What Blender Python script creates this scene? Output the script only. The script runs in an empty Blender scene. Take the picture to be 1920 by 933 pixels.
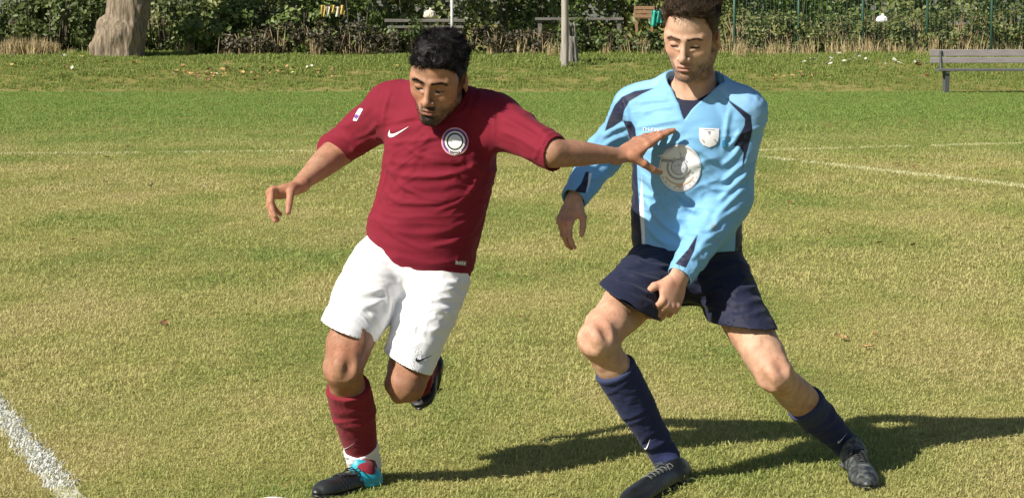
import bpy, math, random
import numpy as np
from mathutils import Vector, Matrix
from mathutils.bvhtree import BVHTree

random.seed(7)
RNG = np.random.default_rng(11)
C = bpy.context.scene.collection
R = math.radians

# ------------------------------------------------------------------ camera
CAM_Z, FPX, PITCH = 1.35, 4480.0, math.atan(431.5 / 4480.0)
sc = bpy.context.scene
cam_d = bpy.data.cameras.new('camera')
cam = bpy.data.objects.new('camera', cam_d)
C.objects.link(cam)
cam.location = (0, 0, CAM_Z)
cam.rotation_euler = (math.pi / 2 - PITCH, 0, 0)
cam_d.sensor_width = 36.0
cam_d.lens = 36.0 * FPX / 1920.0
cam_d.clip_start = 0.1
cam_d.clip_end = 2000
sc.camera = cam

# ------------------------------------------------------------------ light
SUN_TO = np.array([1.0, 0.70, -0.96])
SUN_TO = SUN_TO / np.linalg.norm(SUN_TO)
elev = math.asin(-SUN_TO[2])
world = bpy.data.worlds.new("World")
sc.world = world
world.use_nodes = True
wn = world.node_tree.nodes
bg = wn['Background']
sky = wn.new('ShaderNodeTexSky')
sky.sky_type = 'NISHITA'
sky.sun_disc = False
sky.sun_elevation = elev
sky.sun_rotation = math.atan2(-SUN_TO[0], -SUN_TO[1])
world.node_tree.links.new(sky.outputs[0], bg.inputs[0])
bg.inputs[1].default_value = 0.055
sun_d = bpy.data.lights.new('sun', 'SUN')
sun_d.energy = 5.0
sun_d.angle = R(0.53)
sun_d.color = (1.0, 0.94, 0.84)
sun = bpy.data.objects.new('sun', sun_d)
C.objects.link(sun)
sun.location = (-20, -15, 25)
sun.rotation_euler = Vector(SUN_TO).to_track_quat('-Z', 'Y').to_euler()
sc.view_settings.view_transform = 'Standard'
sc.view_settings.look = 'None'
sc.view_settings.exposure = 0.50
sc.view_settings.gamma = 1.0

# ------------------------------------------------------------------ helpers
cp, sp = math.cos(PITCH), math.sin(PITCH)
FWD = np.array([0, cp, -sp]); UPV = np.array([0, sp, cp]); RGT = np.array([1.0, 0, 0])
CAMP = np.array([0, 0, CAM_Z])

def P(px, py, d):
    """world point seen at photograph position (px, py) at distance d along the ground"""
    v = FWD * FPX + RGT * (px - 960.0) - UPV * (py - 466.5)
    return CAMP + v * (d / v[1])

def G(px, py, z=0.0):
    v = FWD * FPX + RGT * (px - 960.0) - UPV * (py - 466.5)
    return CAMP + v * ((z - CAM_Z) / v[2])

def to_px(X):
    v = np.asarray(X, dtype=np.float64) - CAMP
    f = v @ FWD
    return np.stack([960 + FPX * (v @ RGT) / f, 466.5 - FPX * (v @ UPV) / f], -1)

def nrm(v):
    v = np.asarray(v, dtype=np.float64)
    return v / np.linalg.norm(v)

def tag(o, label=None, cat=None, group=None, kind=None):
    if label: o['label'] = label
    if cat: o['category'] = cat
    if group: o['group'] = group
    if kind: o['kind'] = kind
    return o

def empty(name, loc=(0, 0, 0), rz=0.0):
    o = bpy.data.objects.new(name, None)
    C.objects.link(o)
    o.location = loc
    o.rotation_euler = (0, 0, rz)
    o.empty_display_size = 0.1
    return o

def child(o, parent):
    """parent o keeping its mesh where it is (mesh data in world coordinates)"""
    o.parent = parent
    bpy.context.view_layer.update()
    o.matrix_parent_inverse = parent.matrix_world.inverted()
    return o

def mesh_np(name, V, F, mats, parent=None, smooth=True, local=False, fmat=None):
    """V (n,3), F list/array of faces (quads or tris)"""
    me = bpy.data.meshes.new(name)
    V = np.asarray(V, dtype=np.float32)
    if isinstance(F, np.ndarray):
        n, w = F.shape
        me.vertices.add(len(V)); me.vertices.foreach_set('co', V.ravel())
        me.loops.add(n * w); me.loops.foreach_set('vertex_index', F.astype(np.int32).ravel())
        me.polygons.add(n)
        me.polygons.foreach_set('loop_start', np.arange(0, n * w, w, dtype=np.int32))
        me.polygons.foreach_set('loop_total', np.full(n, w, dtype=np.int32))
        me.update(calc_edges=True)
    else:
        me.from_pydata([tuple(map(float, v)) for v in V], [], [tuple(f) for f in F])
    if not isinstance(mats, (list, tuple)):
        mats = [mats]
    for m in mats:
        me.materials.append(m)
    if fmat is not None:
        me.polygons.foreach_set('material_index', np.asarray(fmat, dtype=np.int32))
    if smooth:
        me.polygons.foreach_set('use_smooth', np.ones(len(me.polygons), dtype=bool))
    me.update()
    o = bpy.data.objects.new(name, me)
    C.objects.link(o)
    if parent is not None:
        if local:
            o.parent = parent
        else:
            child(o, parent)
    return o

def attr_col(o, col, name='col'):
    a = o.data.attributes.new(name, 'FLOAT_COLOR', 'POINT')
    c = np.ones((len(o.data.vertices), 4), dtype=np.float32)
    c[:, :3] = col
    a.data.foreach_set('color', c.ravel())

def attr_f(o, val, name):
    a = o.data.attributes.new(name, 'FLOAT', 'POINT')
    a.data.foreach_set('value', np.asarray(val, dtype=np.float32))

# value noise on points
_perm = RNG.permutation(256)
_perm = np.concatenate([_perm, _perm, _perm])
_val = RNG.random(256) * 2 - 1
def noise3(X):
    X = np.asarray(X, dtype=np.float64)
    i = np.floor(X).astype(np.int64); f = X - i
    f = f * f * f * (f * (f * 6 - 15) + 10)
    i &= 255
    def h(dx, dy, dz):
        return _val[_perm[_perm[_perm[(i[:, 0] + dx) & 255] + ((i[:, 1] + dy) & 255)] + ((i[:, 2] + dz) & 255)]]
    fx, fy, fz = f[:, 0], f[:, 1], f[:, 2]
    def lx(dy, dz): return h(0, dy, dz) * (1 - fx) + h(1, dy, dz) * fx
    def ly(dz): return lx(0, dz) * (1 - fy) + lx(1, dz) * fy
    return ly(0) * (1 - fz) + ly(1) * fz
def fbm(X, oct=3):
    s = 0; a = 1.0; X = np.asarray(X, dtype=np.float64)
    for _ in range(oct):
        s = s + a * noise3(X); X = X * 2.03 + 17.1; a *= 0.5
    return s

def smooth01(x, a, b):
    t = np.clip((x - a) / (b - a), 0, 1)
    return t * t * (3 - 2 * t)

# ------------------------------------------------------------------ signed-distance modelling
class Prim:
    __slots__ = ('f', 'c', 'r', 'k', 'sub')
    def __init__(s, f, c, r, k=0.01, sub=False):
        s.f, s.c, s.r, s.k, s.sub = f, np.asarray(c, dtype=np.float64), r, k, sub

def smin(a, b, k):
    h = np.maximum(k - np.abs(a - b), 0) / k
    return np.minimum(a, b) - h * h * k * 0.25

def table(ts, vals, n=96):
    """smooth (Catmull-Rom) table over 0..1"""
    ts = np.asarray(ts, dtype=np.float64); vals = np.asarray(vals, dtype=np.float64)
    if vals.ndim == 1: vals = vals[:, None]
    m = np.zeros_like(vals)
    for i in range(len(ts)):
        a, b = max(i - 1, 0), min(i + 1, len(ts) - 1)
        m[i] = (vals[b] - vals[a]) / max(ts[b] - ts[a], 1e-9)
    q = np.linspace(0, 1, n)
    j = np.clip(np.searchsorted(ts, q, side='right') - 1, 0, len(ts) - 2)
    h = (ts[j + 1] - ts[j])[:, None]; t = ((q - ts[j])[:, None]) / h
    return ((2 * t**3 - 3 * t**2 + 1) * vals[j] + (t**3 - 2 * t**2 + t) * h * m[j]
            + (-2 * t**3 + 3 * t**2) * vals[j + 1] + (t**3 - t**2) * h * m[j + 1])

def tl(tab, t):
    n = len(tab)
    x = np.clip(t, 0, 1) * (n - 1)
    i = np.minimum(x.astype(np.int64), n - 2); f = (x - i)[:, None]
    return tab[i] * (1 - f) + tab[i + 1] * f

def limb(a, b, front, prof, k=0.02, sub=False, capb=None, capa=None, off=0.0):
    """prof rows (t, r_front, r_back, r_side); capb/capa: flat cut normals at b / a"""
    a = np.asarray(a, float); b = np.asarray(b, float)
    ax = b - a; L = np.linalg.norm(ax); ax = ax / L
    u = np.asarray(front, float); u = nrm(u - ax * (u @ ax)); s = np.cross(ax, u)
    pr = np.asarray(prof, float)
    tab = table(pr[:, 0], pr[:, 1:] + off)
    rmax = pr[:, 1:].max() + off
    flatb = capb is not None; flata = capa is not None
    nb = nrm(capb) if flatb else None; na = nrm(capa) if flata else None
    def f(X):
        v = X - a
        h = v @ ax
        t = h / L
        rr = tl(tab, t)
        cu = v @ u; cs = v @ s
        ru = np.where(cu > 0, rr[:, 0], rr[:, 1])
        e = h - np.clip(h, 0, L)
        if flatb: e = np.minimum(e, 0)
        if flata: e = np.maximum(e, 0)
        rm = np.minimum(ru, rr[:, 2])
        q = np.sqrt((cu / ru) ** 2 + (cs / rr[:, 2]) ** 2 + (e / rm) ** 2 + 1e-12)
        d = (q - 1) * rm
        if flatb: d = np.maximum(d, (X - b) @ nb)
        if flata: d = np.maximum(d, (X - a) @ na)
        return d
    ext = 0.25 if (flata or flatb) else 0.0
    return Prim(f, (a + b) / 2, L / 2 + rmax * (1 + ext) + 0.01, k, sub)

def loft(st, k=0.02, sub=False, off=0.0, n=2.3, flat0=None, flat1=None, ext=0.06):
    """st rows: (centre, side, a, bf, bb); the last axis is up the spine"""
    cs = np.array([np.asarray(r[0], float) for r in st]); ss = np.array([nrm(r[1]) for r in st])
    rad = np.array([[r[2], r[3], r[4]] for r in st], float) + off
    A = cs[0]; ax = nrm(cs[-1] - cs[0]); L = np.linalg.norm(cs[-1] - cs[0])
    ts = ((cs - A) @ ax) / L
    tab = table(ts, np.concatenate([cs, ss, rad], 1))
    f0 = None if flat0 is None else (cs[0], nrm(flat0))
    f1 = None if flat1 is None else (cs[-1], nrm(flat1))
    def f(X):
        h = (X - A) @ ax
        rr = tl(tab, h / L)
        c = rr[:, :3]; S = rr[:, 3:6]
        S = S / np.linalg.norm(S, axis=1)[:, None]
        Fv = np.cross(S, ax); Fv = Fv / np.linalg.norm(Fv, axis=1)[:, None]
        v = X - c
        x = np.einsum('ij,ij->i', v, S); y = np.einsum('ij,ij->i', v, Fv)
        e = h - np.clip(h, 0, L)
        if f0: e = np.maximum(e, 0)
        if f1: e = np.minimum(e, 0)
        b = np.where(y > 0, rr[:, 7], rr[:, 8])
        rm = np.minimum(rr[:, 6], b)
        q = (np.abs(x / rr[:, 6]) ** n + np.abs(y / b) ** n + np.abs(e / (rm * 0.6)) ** n + 1e-12) ** (1 / n)
        d = (q - 1) * rm
        if f0: d = np.maximum(d, (X - f0[0]) @ f0[1])
        if f1: d = np.maximum(d, (X - f1[0]) @ f1[1])
        return d
    return Prim(f, cs.mean(0), L / 2 + rad.max() + ext, k, sub)

def ball(c, r, k=0.01, sub=False):
    c = np.asarray(c, float)
    return Prim(lambda X: np.sqrt(((X - c) ** 2).sum(1) + 1e-12) - r, c, r, k, sub)

def ellip(c, r, M=None, k=0.01, sub=False):
    c = np.asarray(c, float); r = np.asarray(r, float); m = r.min()
    if M is None: M = np.eye(3)
    def f(X):
        v = (X - c) @ M
        k0 = np.sqrt(((v / r) ** 2).sum(1) + 1e-12)
        k1 = np.sqrt(((v / (r * r)) ** 2).sum(1) + 1e-12)
        return np.where(k0 < 0.3, (k0 - 1) * m, k0 * (k0 - 1) / k1)
    return Prim(f, c, r.max(), k, sub)

def cone(a, b, ra, rb, k=0.01, sub=False):
    a = np.asarray(a, float); b = np.asarray(b, float); ab = b - a; l2 = ab @ ab
    def f(X):
        t = np.clip(((X - a) @ ab) / l2, 0, 1)
        return np.sqrt(((X - a - t[:, None] * ab) ** 2).sum(1) + 1e-12) - (ra + (rb - ra) * t)
    return Prim(f, (a + b) / 2, math.sqrt(l2) / 2 + max(ra, rb), k, sub)

def poly_sd(Q, poly):
    """signed distance (negative inside) of 2-D points Q to a polygon"""
    poly = np.asarray(poly, float); n = len(poly)
    d = np.full(len(Q), 1e18); s = np.ones(len(Q))
    for i in range(n):
        a = poly[i]; b = poly[i - 1]
        e = b - a; w = Q - a
        t = np.clip((w @ e) / (e @ e), 0, 1)
        bb = w - t[:, None] * e
        d = np.minimum(d, (bb ** 2).sum(1))
        c1 = Q[:, 1] >= a[1]; c2 = Q[:, 1] < b[1]; c3 = e[0] * w[:, 1] > e[1] * w[:, 0]
        fl = (c1 & c2 & c3) | (~c1 & ~c2 & ~c3)
        s = np.where(fl, -s, s)
    return s * np.sqrt(d)

def prism(poly, y0, y1, k=0.004, sub=True):
    """outline given at photo positions, running from depth y0 to y1"""
    pc = np.mean(np.asarray(poly, float), 0); ym = (y0 + y1) / 2
    c = P(pc[0], pc[1], ym)
    r = max(np.linalg.norm(P(p[0], p[1], y) - c) for p in poly for y in (y0, y1))
    def f(X):
        d = poly_sd(to_px(X), poly) / FPX * X[:, 1]
        return np.maximum(d, np.maximum(y0 - X[:, 1], X[:, 1] - y1))
    return Prim(f, c, r, k, sub)

def eval_prims(prims, X):
    d = np.full(len(X), 1e3)
    for p in prims:
        v = p.f(X)
        d = -smin(-d, v, p.k) if p.sub else smin(d, v, p.k)
    return d

def surface(prims, h, B=16):
    """surface nets over the blocks that hold the surface -> (V, quads)"""
    un = [p for p in prims if not p.sub]
    lo = np.min([p.c - p.r for p in un], 0) - 3 * h; hi = np.max([p.c + p.r for p in un], 0) + 3 * h
    nb = np.ceil((hi - lo) / (B * h)).astype(int)
    N = nb * B + 2
    bi = np.stack(np.meshgrid(*[np.arange(n) for n in nb], indexing='ij'), -1).reshape(-1, 3)
    bc = lo + (bi + 0.5) * B * h
    br = B * h * 0.87
    pc = np.array([p.c for p in prims]); prr = np.array([p.r + p.k for p in prims])
    near = np.linalg.norm(bc[:, None] - pc[None], axis=2) < prr[None] + br
    keep = near[:, [i for i, p in enumerate(prims) if not p.sub]].any(1)
    bi, bc, near = bi[keep], bc[keep], near[keep]
    d0 = np.full(len(bc), 1e3)
    for i, p in enumerate(prims):
        m = near[:, i]
        if m.any():
            v = p.f(bc[m])
            d0[m] = -smin(-d0[m], v, p.k) if p.sub else smin(d0[m], v, p.k)
    keep = np.abs(d0) < br * 1.9 + 0.008
    bi, near = bi[keep], near[keep]
    g = np.stack(np.meshgrid(*[np.arange(-1, B + 1)] * 3, indexing='ij'), -1).reshape(-1, 3)
    S = B + 2
    cellV, cellK, quads = [], [], []
    strides = np.array([N[1] * N[2], N[2], 1], dtype=np.int64)
    for b, nr in zip(bi, near):
        gi = g + b * B
        X = lo + gi * h
        ps = [prims[i] for i in np.nonzero(nr)[0]]
        D = eval_prims(ps, X)
        if D.min() > 0 or D.max() < 0: continue
        D = D.reshape(S, S, S)
        # cells from -1 .. B-1  (S-1 per axis)
        ins = D < 0
        cor = [D[dx:S - 1 + dx, dy:S - 1 + dy, dz:S - 1 + dz] for dx in (0, 1) for dy in (0, 1) for dz in (0, 1)]
        cnt = sum((c < 0).astype(np.int8) for c in cor)
        act = (cnt > 0) & (cnt < 8)
        ai = np.stack(np.nonzero(act), -1)
        if len(ai) == 0: continue
        dv = np.stack([c[act] for c in cor], 1)
        offs = np.array([(dx, dy, dz) for dx in (0, 1) for dy in (0, 1) for dz in (0, 1)], float)
        acc = np.zeros((len(ai), 3)); n = np.zeros(len(ai))
        for i in range(8):
            for j in range(i + 1, 8):
                if np.abs(offs[i] - offs[j]).sum() != 1: continue
                a, c = dv[:, i], dv[:, j]
                x = (a < 0) != (c < 0)
                t = np.where(x, a / np.where(x, a - c, 1), 0)
                pt = offs[i] + t[:, None] * (offs[j] - offs[i])
                acc += np.where(x[:, None], pt, 0); n += x
        pos = acc / n[:, None]
        gcell = ai - 1 + b * B
        cellV.append(lo + (gcell + pos) * h)
        cellK.append((gcell + 1) @ strides)
        # owned edges: sample index 0..B-1 (array 1..B)
        for axn in range(3):
            A0 = D[1:B + 1, 1:B + 1, 1:B + 1]
            sl = [slice(1, B + 1)] * 3; sl[axn] = slice(2, B + 2)
            A1 = D[tuple(sl)]
            x = (A0 < 0) != (A1 < 0)
            e = np.stack(np.nonzero(x), -1)
            if len(e) == 0: continue
            s0 = A0[x] < 0
            ge = e + b * B + 1
            o1, o2 = [(1, 2), (2, 0), (0, 1)][axn]
            u = np.zeros(3, dtype=int); u[o1] = 1
            w = np.zeros(3, dtype=int); w[o2] = 1
            q = np.stack([(ge) @ strides, (ge - u) @ strides, (ge - u - w) @ strides, (ge - w) @ strides], 1)
            q[~s0] = q[~s0][:, ::-1]
            quads.append(q)
    K = np.concatenate(cellK); V = np.concatenate(cellV); Q = np.concatenate(quads)
    Ku, idx = np.unique(K, return_index=True)
    V = V[idx]
    pos = np.searchsorted(Ku, Q); pos = np.minimum(pos, len(Ku) - 1)
    ok = (Ku[pos] == Q).all(1)
    Q = pos[ok]
    use, inv = np.unique(Q, return_inverse=True)
    return V[use], inv.reshape(-1, 4)

def vnormals(V, Q):
    a = V[Q[:, 2]] - V[Q[:, 0]]; b = V[Q[:, 3]] - V[Q[:, 1]]
    n = np.cross(a, b); N = np.zeros_like(V)
    for i in range(4): np.add.at(N, Q[:, i], n)
    return N / (np.linalg.norm(N, axis=1)[:, None] + 1e-12)

def relax(V, Q, it=1, lam=0.5):
    for _ in range(it):
        S = np.zeros_like(V); n = np.zeros(len(V))
        for i in range(4):
            for j in ((i + 1) % 4, (i + 3) % 4):
                np.add.at(S, Q[:, i], V[Q[:, j]]); np.add.at(n, Q[:, i], 1)
        V = V + lam * (S / np.maximum(n, 1)[:, None] - V)
    return V

def orient_out(V, Q, prims, h):
    N = vnormals(V, Q)
    i = np.arange(0, len(V), max(1, len(V) // 400))
    if (eval_prims(prims, V[i] + N[i] * h) - eval_prims(prims, V[i] - N[i] * h)).sum() < 0:
        Q = Q[:, ::-1].copy()
    return Q

def skin_surface(prims, h, it=1):
    V, Q = surface(prims, h)
    Q = orient_out(V, Q, prims, h)
    if it: V = relax(V, Q, it, 0.4)
    return V, Q

def polyline_d(px, line):
    """distance to a polyline and 0..1 position along it"""
    line = np.asarray(line, float)
    seg = np.linalg.norm(np.diff(line, axis=0), axis=1); cum = np.concatenate([[0], np.cumsum(seg)])
    best = np.full(len(px), 1e9); pos = np.zeros(len(px))
    for i in range(len(line) - 1):
        a, b = line[i], line[i + 1]; e = b - a
        t = np.clip(((px - a) @ e) / (e @ e), 0, 1)
        d = np.linalg.norm(px - a - t[:, None] * e, axis=1)
        m = d < best
        best = np.where(m, d, best); pos = np.where(m, (cum[i] + t * seg[i]) / cum[-1], pos)
    return best, pos

def densify(line, n=14):
    line = np.asarray(line, float)
    seg = np.linalg.norm(np.diff(line, axis=0), axis=1); ts = np.concatenate([[0], np.cumsum(seg)]); ts /= ts[-1]
    return table(ts, line, n)

def crease(V, Q, folds, noise_amp=0.0015, nscale=(9, 9, 22), noff=0.0, gain=1.0, thin=1.0, damp=()):
    """cloth folds: rows (points at photo positions, height in m, half width in px); both sides get noise folds"""
    N = vnormals(V, Q)
    px = to_px(V)
    toc = CAMP - V; toc /= np.linalg.norm(toc, axis=1)[:, None]
    fr = smooth01((N * toc).sum(1), -0.1, 0.35)
    D = np.zeros(len(V))
    for pts, amp, w in folds:
        amp, w = amp * gain, w * thin
        ln = densify(pts)
        lo = ln.min(0) - 4 * w; hi = ln.max(0) + 4 * w
        m = np.nonzero((px > lo).all(1) & (px < hi).all(1))[0]
        if len(m) == 0: continue
        d, t = polyline_d(px[m], ln)
        fade = smooth01(t, -0.02, 0.2) * (1 - smooth01(t, 0.75, 1.02))
        D[m] += amp * fade * (np.exp(-(d / w) ** 2) - 0.45 * np.exp(-(d / (2.1 * w)) ** 2)) * fr[m]
    if noise_amp:
        X = V * np.array(nscale) + noff
        wv = np.stack([noise3(V * 6 + 3.1 + noff), noise3(V * 6 + 9.7), noise3(V * 6 + 21.3)], 1)
        nz = fbm(X + wv * 1.2, 3)
        D += noise_amp * (1 - np.abs(nz) * 2.0)
        nz2 = noise3(X * 2.6 + wv * 2.2 + 40)
        D += noise_amp * .55 * (1 - np.abs(nz2) * 2.2) * smooth01(noise3(V * 7 + 60 + noff), -.2, .5)
    for p, n, w in damp:                      # hems stay as thick as they are
        h = -((V - p) @ n)
        near = 1 - smooth01(np.linalg.norm(V - p, axis=1), .17, .21)
        D *= 1 - near * (1 - smooth01(h, .004, w)) * .92
    return V + N * D[:, None]

# ------------------------------------------------------------------ materials
def mat(name):
    m = bpy.data.materials.new(name)
    m.use_nodes = True
    nt = m.node_tree
    return m, nt, nt.nodes['Principled BSDF']

def N_(nt, t, **kw):
    n = nt.nodes.new(t)
    for k, v in kw.items():
        setattr(n, k, v)
    return n

def ramp(nt, stops):
    r = nt.nodes.new('ShaderNodeValToRGB')
    e = r.color_ramp.elements
    while len(e) < len(stops): e.new(0.5)
    for i, (p, c) in enumerate(stops):
        e[i].position = p; e[i].color = (*c, 1) if len(c) == 3 else c
    return r

def noise_node(nt, scale, detail=3, rough=0.55, vec=None):
    n = nt.nodes.new('ShaderNodeTexNoise')
    n.inputs['Scale'].default_value = scale; n.inputs['Detail'].default_value = detail
    n.inputs['Roughness'].default_value = rough
    if vec is not None: nt.links.new(vec, n.inputs['Vector'])
    return n

def mix_rgb(nt, a, b, f, blend='MIX'):
    m = nt.nodes.new('ShaderNodeMix'); m.data_type = 'RGBA'; m.blend_type = blend
    for sock, v in ((m.inputs[0], f), (m.inputs[6], a), (m.inputs[7], b)):
        if isinstance(v, bpy.types.NodeSocket): nt.links.new(v, sock)
        elif isinstance(v, (int, float)): sock.default_value = v
        else: sock.default_value = (*v, 1)
    return m.outputs[2]

def bump(nt, height, strength, dist):
    b = nt.nodes.new('ShaderNodeBump')
    b.inputs['Strength'].default_value = strength; b.inputs['Distance'].default_value = dist
    nt.links.new(height, b.inputs['Height'])
    return b.outputs[0]

def simple_mat(name, col, rough=0.6, var=0.25, scale=8.0, bstr=0.0, bdist=0.002, bscale=None, metallic=0.0, sheen=0.0):
    m, nt, bs = mat(name)
    tc = N_(nt, 'ShaderNodeTexCoord')
    nz = noise_node(nt, scale, 4, 0.6, tc.outputs['Object'])
    r = ramp(nt, [(0.25, tuple(c * (1 - var) for c in col)), (0.75, tuple(min(1, c * (1 + var)) for c in col))])
    nt.links.new(nz.outputs[0], r.inputs[0]); nt.links.new(r.outputs[0], bs.inputs['Base Color'])
    bs.inputs['Roughness'].default_value = rough; bs.inputs['Metallic'].default_value = metallic
    bs.inputs['Sheen Weight'].default_value = sheen
    if bstr:
        n2 = noise_node(nt, bscale or scale * 6, 4, 0.6, tc.outputs['Object'])
        nt.links.new(bump(nt, n2.outputs[0], bstr, bdist), bs.inputs['Normal'])
    return m

def fabric(name, col, rough=0.8, sheen=0.15, knit=900.0, var=0.08, spec=0.3, masks=()):
    """knitted cloth; masks: (attribute, colour) panels that sit where the attribute is positive"""
    m, nt, bs = mat(name)
    tc = N_(nt, 'ShaderNodeTexCoord')
    nz = noise_node(nt, 14, 4, 0.6, tc.outputs['Object'])
    r = ramp(nt, [(0.2, tuple(c * (1 - var) for c in col)), (0.8, tuple(min(1, c * (1 + var)) for c in col))])
    nt.links.new(nz.outputs[0], r.inputs[0])
    out = r.outputs[0]
    for an, mc in masks:
        at = N_(nt, 'ShaderNodeAttribute', attribute_name=an)
        mr = N_(nt, 'ShaderNodeMapRange'); mr.inputs[1].default_value = -0.0012; mr.inputs[2].default_value = 0.0012
        nt.links.new(at.outputs['Fac'], mr.inputs[0])
        out = mix_rgb(nt, out, mc, mr.outputs[0])
    nt.links.new(out, bs.inputs['Base Color'])
    bs.inputs['Roughness'].default_value = rough
    bs.inputs['Specular IOR Level'].default_value = spec
    bs.inputs['Sheen Weight'].default_value = sheen
    bs.inputs['Sheen Roughness'].default_value = 0.5
    n2 = noise_node(nt, knit, 2, 0.5, tc.outputs['Object'])
    n3 = noise_node(nt, 45, 4, 0.6, tc.outputs['Object'])
    ad = N_(nt, 'ShaderNodeMath', operation='MULTIPLY_ADD'); ad.inputs[1].default_value = 0.25
    nt.links.new(n2.outputs[0], ad.inputs[0]); nt.links.new(n3.outputs[0], ad.inputs[2])
    nt.links.new(bump(nt, ad.outputs[0], 0.35, 0.003), bs.inputs['Normal'])
    return m

def skin_mat(name):
    m, nt, bs = mat(name)
    at = N_(nt, 'ShaderNodeAttribute', attribute_name='col')
    tc = N_(nt, 'ShaderNodeTexCoord')
    nz = noise_node(nt, 38, 5, 0.6, tc.outputs['Object'])
    r = ramp(nt, [(0.25, (0.78, 0.73, 0.70)), (0.75, (1.10, 1.10, 1.10))])
    nt.links.new(nz.outputs[0], r.inputs[0])
    c = mix_rgb(nt, at.outputs['Color'], r.outputs[0], 1.0, 'MULTIPLY')
    n4 = noise_node(nt, 11, 3, 0.5, tc.outputs['Object'])
    r4 = ramp(nt, [(0.3, (1.04, 0.93, 0.90)), (0.7, (0.97, 1.03, 1.02))])
    nt.links.new(n4.outputs[0], r4.inputs[0])
    c = mix_rgb(nt, c, r4.outputs[0], 1.0, 'MULTIPLY')
    nt.links.new(c, bs.inputs['Base Color'])
    bs.inputs['Roughness'].default_value = 0.60
    bs.inputs['Specular IOR Level'].default_value = 0.35
    bs.inputs['Subsurface Weight'].default_value = 0.06
    bs.inputs['Subsurface Radius'].default_value = (0.9, 0.35, 0.2)
    bs.inputs['Subsurface Scale'].default_value = 0.008
    n2 = noise_node(nt, 300, 3, 0.6, tc.outputs['Object'])
    nt.links.new(bump(nt, n2.outputs[0], 0.25, 0.0012), bs.inputs['Normal'])
    return m

# ------------------------------------------------------------------ small mesh builders
class MB:
    def __init__(s): s.v, s.f, s.m = [], [], []
    def quad_strip(s, rows, mi=0, close=False):
        n0 = len(s.v); w = len(rows[0])
        for r in rows: s.v += [tuple(p) for p in r]
        for i in range(len(rows) - 1):
            for j in range(w if close else w - 1):
                a = n0 + i * w + j; b = n0 + i * w + (j + 1) % w
                s.f.append((a, b, b + w, a + w)); s.m.append(mi)
    def tube(s, pts, rad, sides=6, mi=0, caps=True):
        pts = [np.asarray(p, float) for p in pts]
        if np.isscalar(rad): rad = [rad] * len(pts)
        up = np.array([0.13, 0.31, 0.94]); rows = []
        for i, p in enumerate(pts):
            t = nrm(pts[min(i + 1, len(pts) - 1)] - pts[max(i - 1, 0)])
            if abs(t @ up) > 0.95: up = np.array([1.0, 0.1, 0.0])
            x = nrm(np.cross(t, up)); y = np.cross(t, x)
            rows.append([p + rad[i] * (math.cos(a) * x + math.sin(a) * y) for a in np.linspace(0, 2 * math.pi, sides, endpoint=False)])
        n0 = len(s.v)
        s.quad_strip(rows, mi, True)
        if caps:
            s.f.append(tuple(n0 + j for j in range(sides))[::-1]); s.m.append(mi)
            e = n0 + (len(pts) - 1) * sides
            s.f.append(tuple(e + j for j in range(sides))); s.m.append(mi)
    def box(s, c, h, M=None, mi=0, bev=0.0):
        c = np.asarray(c, float); h = np.asarray(h, float); M = np.eye(3) if M is None else M
        n0 = len(s.v)
        if bev <= 0:
            for sx in (-1, 1):
                for sy in (-1, 1):
                    for sz in (-1, 1): s.v.append(tuple(c + M @ (h * (sx, sy, sz))))
            for f in ((0, 1, 3, 2), (4, 6, 7, 5), (0, 4, 5, 1), (2, 3, 7, 6), (0, 2, 6, 4), (1, 5, 7, 3)):
                s.f.append(tuple(n0 + i for i in f)); s.m.append(mi)
        else:
            # chamfered along the long (x) axis
            y, z, b = h[1], h[2], bev
            prof = [(-y + b, -z), (y - b, -z), (y, -z + b), (y, z - b), (y - b, z), (-y + b, z), (-y, z - b), (-y, -z + b)]
            rows = [[c + M @ np.array([sx * h[0], p[0], p[1]]) for p in prof] for sx in (-1, 1)]
            s.quad_strip(rows, mi, True)
            s.f.append(tuple(n0 + j for j in range(8))[::-1]); s.m.append(mi)
            s.f.append(tuple(n0 + 8 + j for j in range(8))); s.m.append(mi)
    def build(s, name, mats, parent=None, smooth=False, local=False):
        return mesh_np(name, np.array(s.v), s.f, mats, parent, smooth, local, s.m)
# ------------------------------------------------------------------ heads
def frame(yaw, pitch, roll):
    """columns: person's left, forward, up; yaw turns towards photo left, pitch nods down, roll tips the crown to photo right"""
    y, p, r = R(yaw), R(pitch), R(roll)
    fwd = np.array([-math.sin(y) * math.cos(p), -math.cos(y) * math.cos(p), -math.sin(p)])
    left = nrm(np.cross(fwd, np.array([0, 0, 1.0])))
    left = -left if left[0] < 0 else left
    up = np.cross(left, fwd); up = up if up[2] > 0 else -up
    l2 = left * math.cos(r) - up * math.sin(r); u2 = up * math.cos(r) + left * math.sin(r)
    return np.stack([l2, fwd, u2], 1)

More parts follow.
